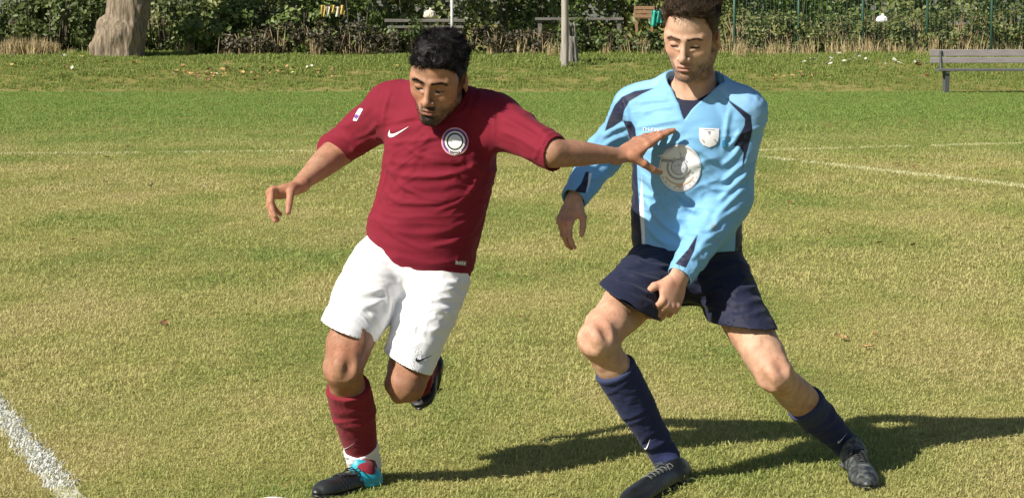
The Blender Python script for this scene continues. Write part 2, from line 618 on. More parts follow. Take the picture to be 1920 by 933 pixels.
class Head:
    def __init__(s, origin, M, sc, face):
        s.o, s.M, s.s, s.face = np.asarray(origin), M, sc, face
    def w(s, p): return s.o + s.M @ (np.asarray(p, float) * s.s)
    def loc(s, X): return ((np.asarray(X) - s.o) @ s.M) / s.s
    def prims(s):
        S = s.s; fc = s.face
        out = []
        def el(c, r, k=0.012, sub=False, rot=None):
            M = s.M if rot is None else s.M @ rot
            out.append(ellip(s.w(c), np.asarray(r) * S, M, k * S, sub))
        def co(a, b, ra, rb, k=0.01, sub=False):
            out.append(cone(s.w(a), s.w(b), ra * S, rb * S, k * S, sub))
        jw = fc.get('jaw', 1.0)
        el((0, -.014, .036), (.076, .096, .088))
        el((0, .034, .040), (.063, .054, .062), .02)
        el((0, .030, -.030), (.061, .060, .078), .02)
        for q in (-1, 1):
            co((q * .050 * jw, .004, -.062), (q * .016, .072, -.102), .019, .016, .026)
            el((q * .045, .052, -.028), (.020, .020, .018), .024)
            el((q * .054, .046, .008), (.016, .022, .022), .022)
            co((q * .010, .088 + fc.get('brow', 0), .021), (q * .047, .071 + fc.get('brow', 0), .022), .0078, .0078, .012)
        el((0, .078, -.103), (.022, .019, .017), .014)
        el((0, .074, -.070), (.032, .027, .026), .016)
        for q in (-1, 1):                                     # eye sockets, lids
            el((q * .030, .096, -.001), (.0160, .015 + fc.get('brow', 0) * .8, .0100 + fc.get('brow', 0) * .4), .012, True)
            el((q * .0315, .0705, -.002), (.0165, .0150, .0125), .003)
            el((q * .0315, .0862, -.0080), (.0130, .0050, .0020), .003, True)   # lash line
            co((q * .018, .086, -.016), (q * .044, .072, -.012), .003, .003, .008)
        co((0, .086, .014), (0, .1080, -.033), .0072, .0098, .012)   # nose
        out.append(ball(s.w((0, .1120, -.037)), .0110 * S, .007 * S))
        for q in (-1, 1):
            el((q * .0138, .0985, -.0405), (.0085, .0110, .0078), .005)
            el((q * .0075, .1060, -.0482), (.0042, .0060, .0042), .003, True)
        el((0, .099, -.055), (.0035, .004, .008), .004, True)   # philtrum
        el((0, .0965, -.0640), (.0225, .0080, .0058), .005)
        el((0, .0955, -.0765), (.0190, .0085, .0065), .005)
        el((0, .1055, -.0705), (.0235, .0075, .0013), .003, True)
        el((0, .0985, -.0865), (.018, .006, .005), .006, True)
        for q in (-1, 1):                                     # ears
            rot = np.array([[math.cos(.35 * q), math.sin(.35 * q), 0], [-math.sin(.35 * q), math.cos(.35 * q), 0], [0, 0, 1]])
            el((q * .0800, -.012, -.012), (.0062, .0175, .0315), .006, False, rot)
            el((q * .0875, -.006, -.008), (.0050, .0095, .0180), .004, True, rot)
            el((q * .0790, .003, -.016), (.005, .005, .007), .004)
        return out

def zb(y):
    """hairline height along the side of the head (front to back)"""
    return np.interp(y, [-.12, -.09, -.06, -.035, -.022, -.002, .006, .020, .030, .040, .055, .075, .1],
                     [-.062, -.060, -.050, -.012, .010, .014, -.018, -.030, -.026, .034, .050, .064, .070])

def head_colours(hd, V, skin, fc):
    p = hd.loc(V); x, y, z = np.abs(p[:, 0]), p[:, 1], p[:, 2]
    col = np.tile(np.asarray(skin, float), (len(V), 1))
    nz = fbm(p * 90, 3)
    def put(m, c):
        m = np.clip(m, 0, 1)[:, None]
        col[:] = col * (1 - m) + np.asarray(c) * m
    red = np.exp(-((x - .045) ** 2 + (z + .03) ** 2) / .022 ** 2) * (y > .03) + np.exp(-(x ** 2 + (z + .038) ** 2) / .016 ** 2) * (y > .09)
    put(red * .22, np.asarray(skin) * (1.1, .80, .74))
    put(np.exp(-((x - .032) ** 2 / .018 ** 2 + (z + .004) ** 2 / .010 ** 2)) * (y > .05) * .40, np.asarray(skin) * (.72, .60, .55))  # lids darkened in colour, shade of the eye sockets
    # beard
    cheek = np.interp(y, [-.02, .01, .04, .07, .10], [-.035, -.03, -.058, -.064, -.060])
    beard = smooth01(cheek - z + nz * .006, -.006, .012) * (y > -.03) * smooth01(z, -.150, -.128)
    must = smooth01(.027 - x, 0, .008) * smooth01(z, -.067, -.062) * (1 - smooth01(z, -.055, -.051)) * (y > .085)
    gap = smooth01(x, .012, .018) * (1 - smooth01(x, .030, .036)) * smooth01(z, -.083, -.078) * (1 - smooth01(z, -.066, -.062)) * (y > .05)
    b = np.maximum(beard * (1 - .6 * gap), must * fc['must'])
    lips = ((x / .0215) ** 2 + ((z + .0705) / .0105) ** 2 < 1) & (y > .08)
    b = np.where(lips, 0, b)
    dens = fc['beard'] * (0.75 + .35 * nz)
    goat = np.exp(-(x / .030) ** 4) * smooth01(-.078 - z, -.004, .006) * (y > .05)
    dens = np.maximum(dens, fc['goatee'] * np.maximum(goat, must * .95))
    put(b * dens, fc['beardcol'])
    put(lips * (.75 - .25 * ((z + .0705) / .0105) ** 2), fc['lip'])
    put(np.exp(-((z + .0705) / .0013) ** 2) * (x < .022) * (y > .085) * .9, np.asarray(fc['lip']) * .28)
    # lowered eyes: a narrow opening with iris under the dark lashes
    ex = np.abs(x - .0315); op = fc.get('open', .0052)
    opening = smooth01(.0150 - ex, 0, .003) * smooth01(z, -.0075 - op, -.0070 - op + .0006) * (1 - smooth01(z, -.0072, -.0062)) * (y > .065)
    put(opening * .9, fc.get('sclera', (.30, .27, .25)))
    xi = p[:, 0] - np.sign(p[:, 0]) * .0315 + .003
    put(opening * (np.abs(xi) < .0062), (.022, .013, .009))
    put(np.exp(-((z + .0062) / .0024) ** 2) * smooth01(.0160 - np.abs(x - .0315), 0, .004) * (y > .065) * .96, (.016, .011, .009))
    by = .0195 + .0025 * np.exp(-((x - .036) / .014) ** 2) - .005 * smooth01(x, .040, .056)
    br = np.exp(-((z - by) / fc.get('browh', .0045)) ** 4) * smooth01(x, .008, .013) * (1 - smooth01(x, .050, .057)) * (y > .05)
    put(br * (.72 + .3 * nz), fc['hair'])
    # nostrils
    put(np.exp(-((x - .0078) ** 2 + (z + .0478) ** 2) / .0036 ** 2) * (y > .095) * .8, (.03, .012, .01))
    # scalp under the hair
    zz = zb(y) + fc.get('hl', 0) * smooth01(y, .03, .055)
    sc_ = smooth01(z - zz, -.002, .006) * (1 - ((x > .076) & (z < .02)))
    put(sc_ * .9, fc['hair'])
    earm = (x > .0785) & (z < .025) & (z > -.05) & (y < .02) & (y > -.04)
    put(earm * .4, np.asarray(skin) * (1.05, .78, .72))
    return col

def hair_volume(hd, fc, name, parent, m):
    S = hd.s
    cr = Head(hd.o, hd.M, hd.s, hd.face)
    base = [ellip(hd.w((0, -.014, .036)), np.array((.076, .096, .088)) * S, hd.M, .01), ellip(hd.w((0, .034, .040)), np.array((.063, .054, .062)) * S, hd.M, .02)]
    th = fc['thick']
    def f(X):
        p = hd.loc(X); z = p[:, 2]; y = p[:, 1]; x = np.abs(p[:, 0])
        d = eval_prims(base, X)
        top = smooth01(z, .02, .10)
        t = (th[0] + (th[1] - th[0]) * top + th[2] * smooth01(z, .07, .12) * smooth01(y, -.02, .07)) * S
        nz = fbm(p * (34, 34, 34) + fc['seed'], 3)
        rid = 1 - np.abs(noise3(p * (52, 40, 46) + 5.5 + fc['seed'] + nz[:, None] * .5)) * 2
        d1 = d - t * (1 + fc.get('wavy', .22) * nz) - fc['lump'] * S * rid * (.3 + top)
        hl = (zb(y) + fc.get('hl', 0) * smooth01(y, .03, .055) - z + .006 * noise3(p * (110, 110, 30)) + .008 * noise3(p * (42, 42, 10) + fc['seed'])) * S * .8
        ear = (0.034 - np.sqrt(((y + .008) / .9) ** 2 + ((z + .012)) ** 2)) * S
        ear = np.where(x > .066, ear, -1)
        return -smin(-np.maximum(d1, ear), -hl, .012 * S)
    pr = [Prim(f, hd.w((0, -.01, .05)), .155 * S, .005)]
    V, Q = skin_surface(pr, .0030, 1)
    o = mesh_np(name, V, Q, m, parent)
    # strands rooted all over the volume
    N = vnormals(V, Q); p = hd.loc(V)
    n = fc['strands']
    idx = RNG.choice(len(V), n)
    out_dir = N[idx]; root = V[idx]; pl = p[idx]
    top = smooth01(pl[:, 2], .02, .09)
    comb = np.stack([np.full(n, fc['comb'][0]) + pl[:, 0] * 3, np.full(n, fc['comb'][1]), np.full(n, fc['comb'][2])], 1)
    side = np.stack([np.zeros(n), np.full(n, -.7), np.full(n, -.7)], 1)
    if 'front' in fc:
        ft = (smooth01(pl[:, 1], -.01, .06) * smooth01(pl[:, 2], .05, .085))[:, None]
        comb = comb * (1 - ft) + np.asarray(fc['front']) * ft
    comb = comb * top[:, None] + side * (1 - top[:, None])
    comb = comb @ hd.M.T
    comb = comb - out_dir * (comb * out_dir).sum(1)[:, None]
    L = (fc['len'][0] + (fc['len'][1] - fc['len'][0]) * top) * S * RNG.uniform(.6, 1.15, n)
    cur = root - out_dir * .004
    K = 5
    Vs = np.zeros((n, K + 1, 3, 3)); d = nrm3(comb * .9 + out_dir * fc['lift'])
    ph = RNG.uniform(0, 6.28, n)
    lock = np.stack([noise3(pl * 45 + q) for q in (1.3, 7.7, 12.9)], 1) * fc['curl']
    w0 = fc.get('sw', .0007) * S
    for k in range(K + 1):
        t = k / K
        e1 = nrm3(np.cross(d, out_dir + .01)); e2 = np.cross(d, e1)
        wd = w0 * (1 - .75 * t)
        for q in range(3):
            a = q * 2.094
            Vs[:, k, q] = cur + (e1 * math.cos(a) + e2 * math.sin(a)) * wd
        jit = RNG.normal(0, fc['frizz'], (n, 3))
        d = nrm3(d + lock * (.5 + t) + jit - out_dir * .16 * (k > 1))
        cur = cur + d * (L / K)[:, None]
    F = []
    base_i = (np.arange(n) * (K + 1) * 3)[:, None]
    for k in range(K):
        for q in range(3):
            a = k * 3 + q; b = k * 3 + (q + 1) % 3
            F.append(base_i + np.array([[a, b, b + 3, a + 3]]))
    F = np.concatenate(F)
    st = mesh_np('hair_strands', Vs.reshape(-1, 3), F, m, o)
    st['kind'] = 'stuff'
    return o

def nrm3(v):
    return v / (np.linalg.norm(v, axis=1)[:, None] + 1e-12)

def face_hair(hd, V, N, maskf, n, L, wd, m, name, parent, down=(0, .25, -1.0)):
    p = hd.loc(V)
    w = np.clip(maskf(p), 0, None)
    if w.sum() <= 0: return
    idx = RNG.choice(len(V), n, p=w / w.sum())
    root = V[idx] + RNG.normal(0, .0009, (n, 3)); nn = N[idx]
    dv = np.array(down) @ hd.M.T
    d = nrm3(dv + nn * .55 + RNG.normal(0, .3, (n, 3)))
    Ls = L * RNG.uniform(.6, 1.2, n)
    e1 = nrm3(np.cross(d, nn + .01)); e2 = np.cross(d, e1)
    Vs = np.zeros((n, 4, 3))
    for q in range(3):
        Vs[:, q] = root - nn * .001 + (e1 * math.cos(q * 2.094) + e2 * math.sin(q * 2.094)) * wd
    Vs[:, 3] = root + d * Ls[:, None]
    b = (np.arange(n) * 4)[:, None]
    F = np.concatenate([b + np.array([[0, 1, 3]]), b + np.array([[1, 2, 3]]), b + np.array([[2, 0, 3]])])
    o = mesh_np(name, Vs.reshape(-1, 3), F, m, parent)
    o['kind'] = 'stuff'

# ------------------------------------------------------------------ hands
class Hand:
    """wrist point, direction of the fingers, palm normal (where the palm faces)"""
    def __init__(s, wrist, d, n, right, sc=1.0, curl=None, spread=None, thumb=None):
        s.o = np.asarray(wrist, float); s.d = nrm(d); n = np.asarray(n, float)
        s.n = nrm(n - s.d * (n @ s.d)); s.s = np.cross(s.d, s.n) if right else np.cross(s.n, s.d)
        s.sc = sc
        s.curl = curl or [(20, 25, 15)] * 4
        s.spread = spread or (6, 1, -4, -9)
        s.thumb = thumb or ((.55, .75, .35), (.75, .6, .25), (.85, .4, .3))
        s.M = np.stack([s.d, s.s, s.n], 1)
    def w(s, p): return s.o + s.M @ (np.asarray(p, float) * s.sc)
    def chains(s):
        base = [(.090, .028), (.094, .009), (.090, -.010), (.081, -.028)]
        lens = [(.042, .026, .022), (.046, .030, .023), (.043, .028, .022), (.034, .021, .019)]
        rad = [.0092, .0094, .0089, .0078]
        out = []
        for (bx, by), ln, r, cu, spd in zip(base, lens, rad, s.curl, s.spread):
            p = np.array([bx, by, 0.0]); ang = 0.0; pts = [p]
            a = R(spd)
            for L, c in zip(ln, cu):
                ang += R(c)
                dv = np.array([math.cos(ang) * math.cos(a), math.sin(a) * math.cos(ang), math.sin(ang)])
                p = p + dv * L; pts.append(p)
            out.append((pts, [r * 1.05, r * 1.02, r * .93, r * .80]))
        p = np.array([.022, .024, .006]); pts = [p]
        for L, v in zip((.046, .034, .027), s.thumb):
            p = p + nrm(v) * L; pts.append(p)
        out.append((pts, [.0145, .0118, .0108, .0088]))
        return out
    def prims(s):
        S = s.sc; out = []
        out.append(limb(s.w((-.02, 0, 0)), s.w((.094, 0, .001)), s.n, np.array([(0, .020, .0175, .0270), (.25, .0185, .0165, .031), (.6, .0150, .0140, .0395), (1, .0115, .0115, .0400)]) * (1, S, S, S), .012))
        out.append(ellip(s.w((.038, .024, .010)), np.array((.034, .018, .016)) * S, s.M, .012 * S))
        out.append(ellip(s.w((.040, -.024, .009)), np.array((.034, .015, .013)) * S, s.M, .012 * S))
        for ci, (pts, rr) in enumerate(s.chains()):
            W = [s.w(p) for p in pts]; segs = []
            for i in range(3): segs.append(cone(W[i], W[i + 1], rr[i] * S, rr[i + 1] * S, .003))
            # knuckles
            segs.append(ball(W[1] - s.n * .0012 * S, rr[1] * 1.03 * S, .003))
            c = np.mean(W, 0); r = max(np.linalg.norm(q - c) for q in W) + .016
            def f(X, segs=segs):
                d = segs[0].f(X)
                for q in segs[1:]: d = smin(d, q.f(X), .0035)
                return d
            out.append(Prim(f, c, r, .010 if ci == 4 else .0045))
            if ci < 4:
                out.append(ball(s.w(np.array(pts[0]) + (-.004, 0, -.005)), .0085 * S, .008))   # knuckle row
        return out
    def nails(s):
        """small plates near the finger tips"""
        out = []
        for pts, rr in s.chains():
            a, b = s.w(pts[2]), s.w(pts[3]); dv = nrm(b - a)
            back = -s.n if pts is not None else s.n
            back = nrm(back - dv * (back @ dv))
            out.append((b + back * rr[3] * s.sc * .55, rr[3] * s.sc))
        return out

def hand_colours(hands, V, col, skin):
    hz = noise3(V * (170, 170, 70)) * .5 + noise3(V * (280, 280, 120) + 7) * .5
    col *= 1 - .15 * smooth01(hz, .05, .55)[:, None] - .05 * noise3(V * 12 + 2)[:, None]
    for h in hands:
        dist = np.linalg.norm(V - h.w((.10, 0, 0)), axis=1)
        m = smooth01(.13 - dist, 0, .05)[:, None] * .35
        col[:] = col * (1 - m) + np.asarray(skin) * (1.12, .86, .80) * m
        for c, r in h.nails():
            d = np.linalg.norm(V - c, axis=1)
            m = (smooth01(r * .95 - d, 0, r * .25) * .55)[:, None]
            col[:] = col * (1 - m) + np.asarray(skin) * (1.25, 1.05, 1.05) * m
        for pts, rr in h.chains()[:4]:      # knuckle creases on the back of the hand
            for p in (pts[0], pts[1]):
                d = np.linalg.norm(V - h.w(np.array(p) + (0, 0, -rr[1])), axis=1)
                m = (np.exp(-(d / .007) ** 2) * .35)[:, None]
                col[:] = col * (1 - m) + np.asarray(skin) * (1.02, .70, .62) * m

# ------------------------------------------------------------------ legs
def leg_prims(hip, knee, ank, kfront, s=1.0):
    """bare leg: thigh, knee cap, calf; kfront = the way the kneecap looks"""
    hip, knee, ank = map(lambda q: np.asarray(q, float), (hip, knee, ank))
    th = nrm(knee - hip); sh = nrm(ank - knee)
    f1 = kfront - th * (kfront @ th); f2 = kfront - sh * (kfront @ sh)
    if np.linalg.norm(f1) < .3: f1 = f1 + sh * -1.0
    bend = nrm(th - sh * (th @ sh) + 1e-6) if th @ sh < .97 else kfront
    f1 = nrm(nrm(f1) * .4 + bend * .6); f1 = nrm(f1 - th * (f1 @ th))
    f2 = nrm(nrm(f2) * .4 + bend * .6); f2 = nrm(f2 - sh * (f2 @ sh))
    out = []
    out.append(limb(hip, knee, f1, np.array([(0, .074, .076, .074), (.25, .082, .082, .079), (.5, .086, .082, .080), (.72, .072, .070, .070), (.88, .064, .065, .065), (1, .054, .057, .058)]) * (1, s, s, s), .02))
    dimples = []
    out.append(ellip(knee, np.array((.043, .043, .047)) * s, None, .03))
    fm = nrm(f1 + f2)
    sd = nrm(np.cross(fm, sh)); M = np.stack([sd, fm, np.cross(sd, fm)], 1)
    out.append(ellip(knee + fm * .021 * s + sh * .004, np.array((.022, .025, .030)) * s, M, .020))       # kneecap
    out.append(cone(knee + fm * .030 * s + sh * .050 * s, knee + fm * .034 * s + sh * .075 * s, .018 * s, .014 * s, .025))  # tendon, shin head
    for q in (-1, 1):                         # hollows either side of the kneecap
        dim = ellip(knee + fm * .046 * s + sd * q * .036 * s - sh * .004, np.array((.013, .014, .034)) * s, M, .022, True)
        dimples.append(dim)
    for q in (-1, 1):
        out.append(ellip(knee - th * .085 * s + f1 * .026 * s + sd * q * .028 * s, np.array((.026, .024, .048)) * s, M, .035))  # thigh muscle heads
    out.append(limb(knee, ank, f2, np.array([(0, .048, .052, .053), (.12, .045, .058, .054), (.3, .042, .070, .058), (.45, .040, .066, .055), (.65, .036, .048, .045), (.85, .033, .036, .036), (1, .035, .036, .037)]) * (1, s, s, s), .02))
    return out + dimples, f1, f2

def boot_core(heel, toe, up=(0, 0, 1)):
    heel, toe = np.asarray(heel, float), np.asarray(toe, float); f = nrm(toe - heel); up = np.asarray(up, float); up = nrm(up - f * (up @ f))
    return heel + f * .17 * np.linalg.norm(toe - heel) + up * .035

def sock_prims(knee, ank, f2, t0, s, rings, capn=None, core=None):
    knee, ank = np.asarray(knee, float), np.asarray(ank, float)
    sh = ank - knee
    a = knee + sh * t0; b = ank + nrm(sh) * .03
    full = table([0, .12, .3, .45, .65, .85, 1, 1.1], [(.048, .052, .053), (.045, .058, .054), (.044, .070, .059), (.044, .066, .056), (.041, .050, .048), (.037, .039, .039), (.040, .040, .040), (.042, .042, .042)], 111)
    rows = []
    L = np.linalg.norm(sh)
    for q in np.linspace(0, 1, 40):
        pos = a + (b - a) * q
        t = ((pos - knee) @ nrm(sh)) / L
        r = tl(full, np.array([t / 1.1]))[0] * s + .0055
        for (rt, w, amp) in rings:
            r = r + amp * math.exp(-((t - rt) / w) ** 2)
        rows.append((q, *r))
    out = [limb(a, b, f2, rows, .012, capa=-(nrm(sh)) if capn is None else capn)]
    if core is not None: out.append(cone(ank, core, .036 * s, .034 * s, .015))
    return out

# ------------------------------------------------------------------ boots
def boot(heel, toe, up, ank, name, mats, parent, label=None, collar=.040, wide=1.0, hs=.85):
    """football boot: upper, sole plate with studs, laces. heel/toe: sole-level end points"""
    heel, toe, ank = np.asarray(heel, float), np.asarray(toe, float), np.asarray(ank, float)
    f = nrm(toe - heel); up = np.asarray(up, float); up = nrm(up - f * (up @ f)); s = np.cross(f, up)
    L = np.linalg.norm(toe - heel)
    M = np.stack([f, s, up], 1)
    def w(x, y, z): return heel + M @ np.array([x * L, y, z])
    base = .012
    pr = np.array([(0, .036, .010, .026), (.10, .046, .010, .032), (.25, .054, .010, .034), (.40, .052, .010, .034), (.55, .046, .010, .038), (.72, .039, .010, .042), (.86, .031, .010, .038), (.95, .023, .010, .028), (1, .013, .008, .016)])
    pr[:, 3] *= wide; pr[:4, 1] *= hs; pr[4:6, 1] *= (1 + hs) / 2
    P_ = [limb(w(.04, 0, base), w(.97, 0, base), up, pr, .015)]
    P_.append(ellip(w(.08, 0, .036 * hs), (.034, .030, .034 * hs), M, .02))
    axk = nrm(ank - w(.16, 0, .03))
    top = w(.18, 0, .040 * hs) + axk * .020 * hs
    P_.append(limb(w(.16, 0, .022 * hs), top, f, [(0, .045, .04, .034), (1, collar, collar, collar * .9)], .03, capb=axk))
    P_.append(limb(w(.18, 0, .046 * hs), top + axk * .03, f, [(0, collar - .009, collar - .009, collar * .9 - .008), (1, collar - .004, collar - .004, collar * .9 - .004)], .004, sub=True))
    V, Q = skin_surface(P_, .003, 1)
    N = vnormals(V, Q)
    pl = (V - heel) @ M
    wr = np.exp(-((pl[:, 0] / L - .62) / .14) ** 2) * np.sin(pl[:, 0] * 420 + pl[:, 1] * 60) * .0007
    V = V + N * wr[:, None]
    o = mesh_np(name, V, Q, mats['upper'], parent)
    attr_f(o, pl[:, 0] / L, 'along'); attr_f(o, pl[:, 1], 'across'); attr_f(o, pl[:, 2], 'high')
    if label: o['label'] = label
    # sole plate
    ps = np.array([(0, .008, .006, .029), (.12, .008, .006, .034), (.38, .008, .006, .033), (.7, .008, .006, .043), (.88, .008, .006, .038), (1, .006, .005, .017)])
    V, Q = skin_surface([limb(w(.03, 0, .003), w(.985, 0, .003), up, ps, .004)], .003, 1)
    so = mesh_np('sole', V, Q, mats['sole'], o)
    for (x, y) in ((.10, -.02), (.10, .02), (.26, -.022), (.26, .022), (.58, -.030), (.58, .030), (.72, .0), (.80, -.030), (.80, .030), (.92, 0)):
        mb = MB(); mb.tube([w(x, y, .0), w(x, y, -.011)], [.007, .0045], 8); mb.build('stud', mats['sole'], o)
    # laces
    mb = MB()
    bv = BVHTree.FromPolygons([tuple(v) for v in o.data.vertices and V0(o)], [tuple(p.vertices) for p in o.data.polygons])
    def srf(x, y, lift=.0018):
        st = w(x, y, .16)
        h = bv.ray_cast(Vector(st), Vector(-up), .3)
        return (np.array(h[0]) + up * lift) if h[0] is not None and (np.array(h[0]) - heel) @ up < .075 else w(x, y, .058)
    for i in range(5):
        x = .34 + i * .062
        for q in (-1, 1):
            mb.tube([srf(x, -q * .017), srf(x + .012, -q * .008, .0032), srf(x + .025, q * .004, .0036), srf(x + .035, q * .016)], .0021, 5)
    a = srf(.33, 0, .004)
    for q in (-1, 1):
        mb.tube([a, a + up * .007 + s * q * .014 - f * .002, a + up * .002 + s * q * .028 + f * .008, a - up * .004 + s * q * .026 + f * .018, a + s * q * .010 + f * .010], .0019, 5)
        mb.tube([a, a + up * .005 + s * q * .012 + f * .012, a - up * .006 + s * q * .026 + f * .030], .0017, 5)
    lo = mb.build('laces', mats['lace'], o, True)
    return o

def hem_on(hip, knee, f, r, y):
    """centre on the thigh axis whose front edge shows at photo height y"""
    hip, knee = np.asarray(hip), np.asarray(knee)
    ts = np.linspace(.2, 1.0, 161)
    Y = [to_px(hip + (knee - hip) * t + f * r)[1] for t in ts]
    return hip + (knee - hip) * ts[int(np.argmin(np.abs(np.array(Y) - y)))]

def V0(o):
    a = np.zeros(len(o.data.vertices) * 3, dtype=np.float32); o.data.vertices.foreach_get('co', a)
    return a.reshape(-1, 3)

# ------------------------------------------------------------------ printed marks lying on the cloth
class Surf:
    def __init__(s, *objs):
        V, F = [], []
        for o in objs:
            n = sum(len(v) for v in V)
            V.append(V0(o)); F += [tuple(int(i) + n for i in p.vertices) for p in o.data.polygons]
        s.b = BVHTree.FromPolygons([tuple(map(float, v)) for v in np.concatenate(V)], F)
    def hit(s, px, py, lift=.0016):
        d = P(px, py, 10.0) - CAMP; d = d / np.linalg.norm(d)
        h = s.b.ray_cast(Vector(CAMP), Vector(d), 60)
        if h[0] is None: return None
        n = np.array(h[1]); n = n if n @ d < 0 else -n
        return np.array(h[0]) + n * lift * .6 - d * lift

def lay(surf, name, mats, parent, quads, lift=.0016):
    """quads: (rows of photo points, material index)"""
    mb = MB()
    for rows, mi in quads:
        R3 = []; last = None
        for r in rows:
            q = []
            for p in r:
                h = surf.hit(p[0], p[1], lift)
                if h is None: h = last if last is not None else P(p[0], p[1], 7.0)
                last = h; q.append(h)
            R3.append(q)
        mb.quad_strip(R3, mi)
    return mb.build(name, mats, parent, True)

def ring(cx, cy, r0, r1, a0=0, a1=360, n=40, sx=1.0, sy=1.0, rot=0.0, m=3):
    rows = []
    c, s = math.cos(R(rot)), math.sin(R(rot))
    for r in np.linspace(r0, r1, m):
        row = []
        for a in np.linspace(R(a0), R(a1), n):
            x, y = r * sx * math.cos(a), r * sy * math.sin(a)
            row.append((cx + x * c - y * s, cy + x * s + y * c))
        rows.append(row)
    return rows

def swoosh(x0, y0, ux, uy, vx, vy):
    """tick mark: origin, vector along its length, vector across (upwards)"""
    lo = table([0, .15, .35, .6, 1], [(.05, .75), (0, .30), (.13, .03), (.38, .12), (1, .74)], 16)
    up = table([0, .15, .35, .6, 1], [(.05, .75), (.085, .45), (.20, .32), (.42, .37), (1, .76)], 16)
    rows = []
    for j in range(4):
        t = j / 3
        q = lo * (1 - t) + up * t
        rows.append([(x0 + p[0] * ux + p[1] * vx, y0 + p[0] * uy + p[1] * vy) for p in q])
    return rows

def fill(poly_l, poly_r, n=4):
    """between two photo polylines of equal length"""
    a = np.asarray(poly_l, float); b = np.asarray(poly_r, float)
    return [[tuple(a[i] * (1 - t) + b[i] * t) for i in range(len(a))] for t in np.linspace(0, 1, n)]
# ------------------------------------------------------------------ shared cloth and skin materials
M_red_shirt = fabric('claret_knit', (.190, .0078, .0235), .85, .03, 1000)
M_white_cloth = fabric('white_cloth', (.86, .86, .87), .75, .1, 1200, .02)
M_red_sock = fabric('claret_sock_knit', (.20, .014, .027), .9, .06, 700)
M_white_tape = fabric('white_tape', (.78, .78, .80), .7, .1, 900, .04)
M_skin_r = skin_mat('skin_tanned'); M_skin_b = skin_mat('skin_fair')
M_hair_black = simple_mat('black_hair', (.010, .0085, .008), .6, .3, 60)
M_hair_brown = simple_mat('brown_hair', (.058, .038, .023), .6, .5, 45)
for hm_ in (M_hair_black, M_hair_brown): hm_.node_tree.nodes['Principled BSDF'].inputs['Specular IOR Level'].default_value = .22
M_print_white = simple_mat('white_print', (.83, .83, .84), .55, .03, 30)
M_print_black = simple_mat('black_print', (.012, .012, .014), .5, .1, 30)
M_print_grey = simple_mat('grey_print', (.33, .33, .37), .55, .1, 30)
M_print_pink = simple_mat('pink_print', (.62, .33, .50), .55, .1, 30)
M_print_orange = simple_mat('orange_print', (.75, .42, .25), .55, .1, 30)
M_print_purple = simple_mat('purple_print', (.17, .06, .30), .55, .1, 30)
M_print_maroon = simple_mat('maroon_print', (.10, .012, .03), .6, .1, 30)
M_print_tan = simple_mat('tan_print', (.60, .44, .30), .55, .1, 30)
M_boot_black = simple_mat('black_boot_leather', (.013, .015, .015), .38, .35, 40, .25, .002, 160)
M_boot_sole = simple_mat('boot_sole_plastic', (.016, .016, .018), .45, .2, 30)
M_lace = simple_mat('black_lace', (.02, .021, .022), .8, .2, 90)
M_lace_grey = simple_mat('grey_lace', (.11, .12, .12), .8, .2, 90)

def teal_boot_mat():
    m, nt, bs = mat('black_teal_boot')
    al = N_(nt, 'ShaderNodeAttribute', attribute_name='along'); hi = N_(nt, 'ShaderNodeAttribute', attribute_name='high')
    tc = N_(nt, 'ShaderNodeTexCoord'); nz = noise_node(nt, 55, 3, .6, tc.outputs['Object'])
    a = N_(nt, 'ShaderNodeMath', operation='MULTIPLY_ADD'); a.inputs[1].default_value = .16
    nt.links.new(nz.outputs[0], a.inputs[0]); nt.links.new(al.outputs['Fac'], a.inputs[2])
    h = N_(nt, 'ShaderNodeMath', operation='MULTIPLY_ADD'); h.inputs[1].default_value = -1.5
    nt.links.new(hi.outputs['Fac'], h.inputs[0]); nt.links.new(a.outputs[0], h.inputs[2])
    r = ramp(nt, [(0.0, (.018, .36, .46)), (.38, (.020, .33, .42)), (.395, (.013, .015, .016)), (1, (.022, .024, .024))])
    nt.links.new(h.outputs[0], r.inputs[0]); nt.links.new(r.outputs[0], bs.inputs['Base Color'])
    bs.inputs['Roughness'].default_value = .4
    n2 = noise_node(nt, 170, 3, .6, tc.outputs['Object'])
    nt.links.new(bump(nt, n2.outputs[0], .25, .002), bs.inputs['Normal'])
    return m
def camo_boot_mat():
    m, nt, bs = mat('worn_grey_boot')
    tc = N_(nt, 'ShaderNodeTexCoord'); nz = noise_node(nt, 42, 4, .65, tc.outputs['Object'])
    r = ramp(nt, [(.38, (.014, .016, .017)), (.5, (.045, .052, .05)), (.60, (.11, .12, .115)), (.70, (.20, .20, .185))])
    nt.links.new(nz.outputs[0], r.inputs[0]); nt.links.new(r.outputs[0], bs.inputs['Base Color'])
    bs.inputs['Roughness'].default_value = .5
    n2 = noise_node(nt, 170, 3, .6, tc.outputs['Object'])
    nt.links.new(bump(nt, n2.outputs[0], .3, .002), bs.inputs['Normal'])
    return m
BOOT_TEAL = dict(upper=teal_boot_mat(), sole=M_boot_sole, lace=M_lace)
BOOT_BLACK = dict(upper=M_boot_black, sole=M_boot_sole, lace=M_lace_grey)
BOOT_CAMO = dict(upper=camo_boot_mat(), sole=M_boot_sole, lace=M_lace)

def join_islands(parts):
    V, Q, Cc, n = [], [], [], 0
    for v, q, c in parts:
        V.append(v); Q.append(q + n); Cc.append(np.broadcast_to(np.asarray(c, float), (len(v), 3))); n += len(v)
    return np.concatenate(V), np.concatenate(Q), np.concatenate(Cc)

def plain_skin(V, skin, seed=0.0):
    nz = fbm(V * 14 + seed, 3)
    return np.asarray(skin) * (1 + .08 * nz[:, None] * np.array([.6, 1, 1.1]))

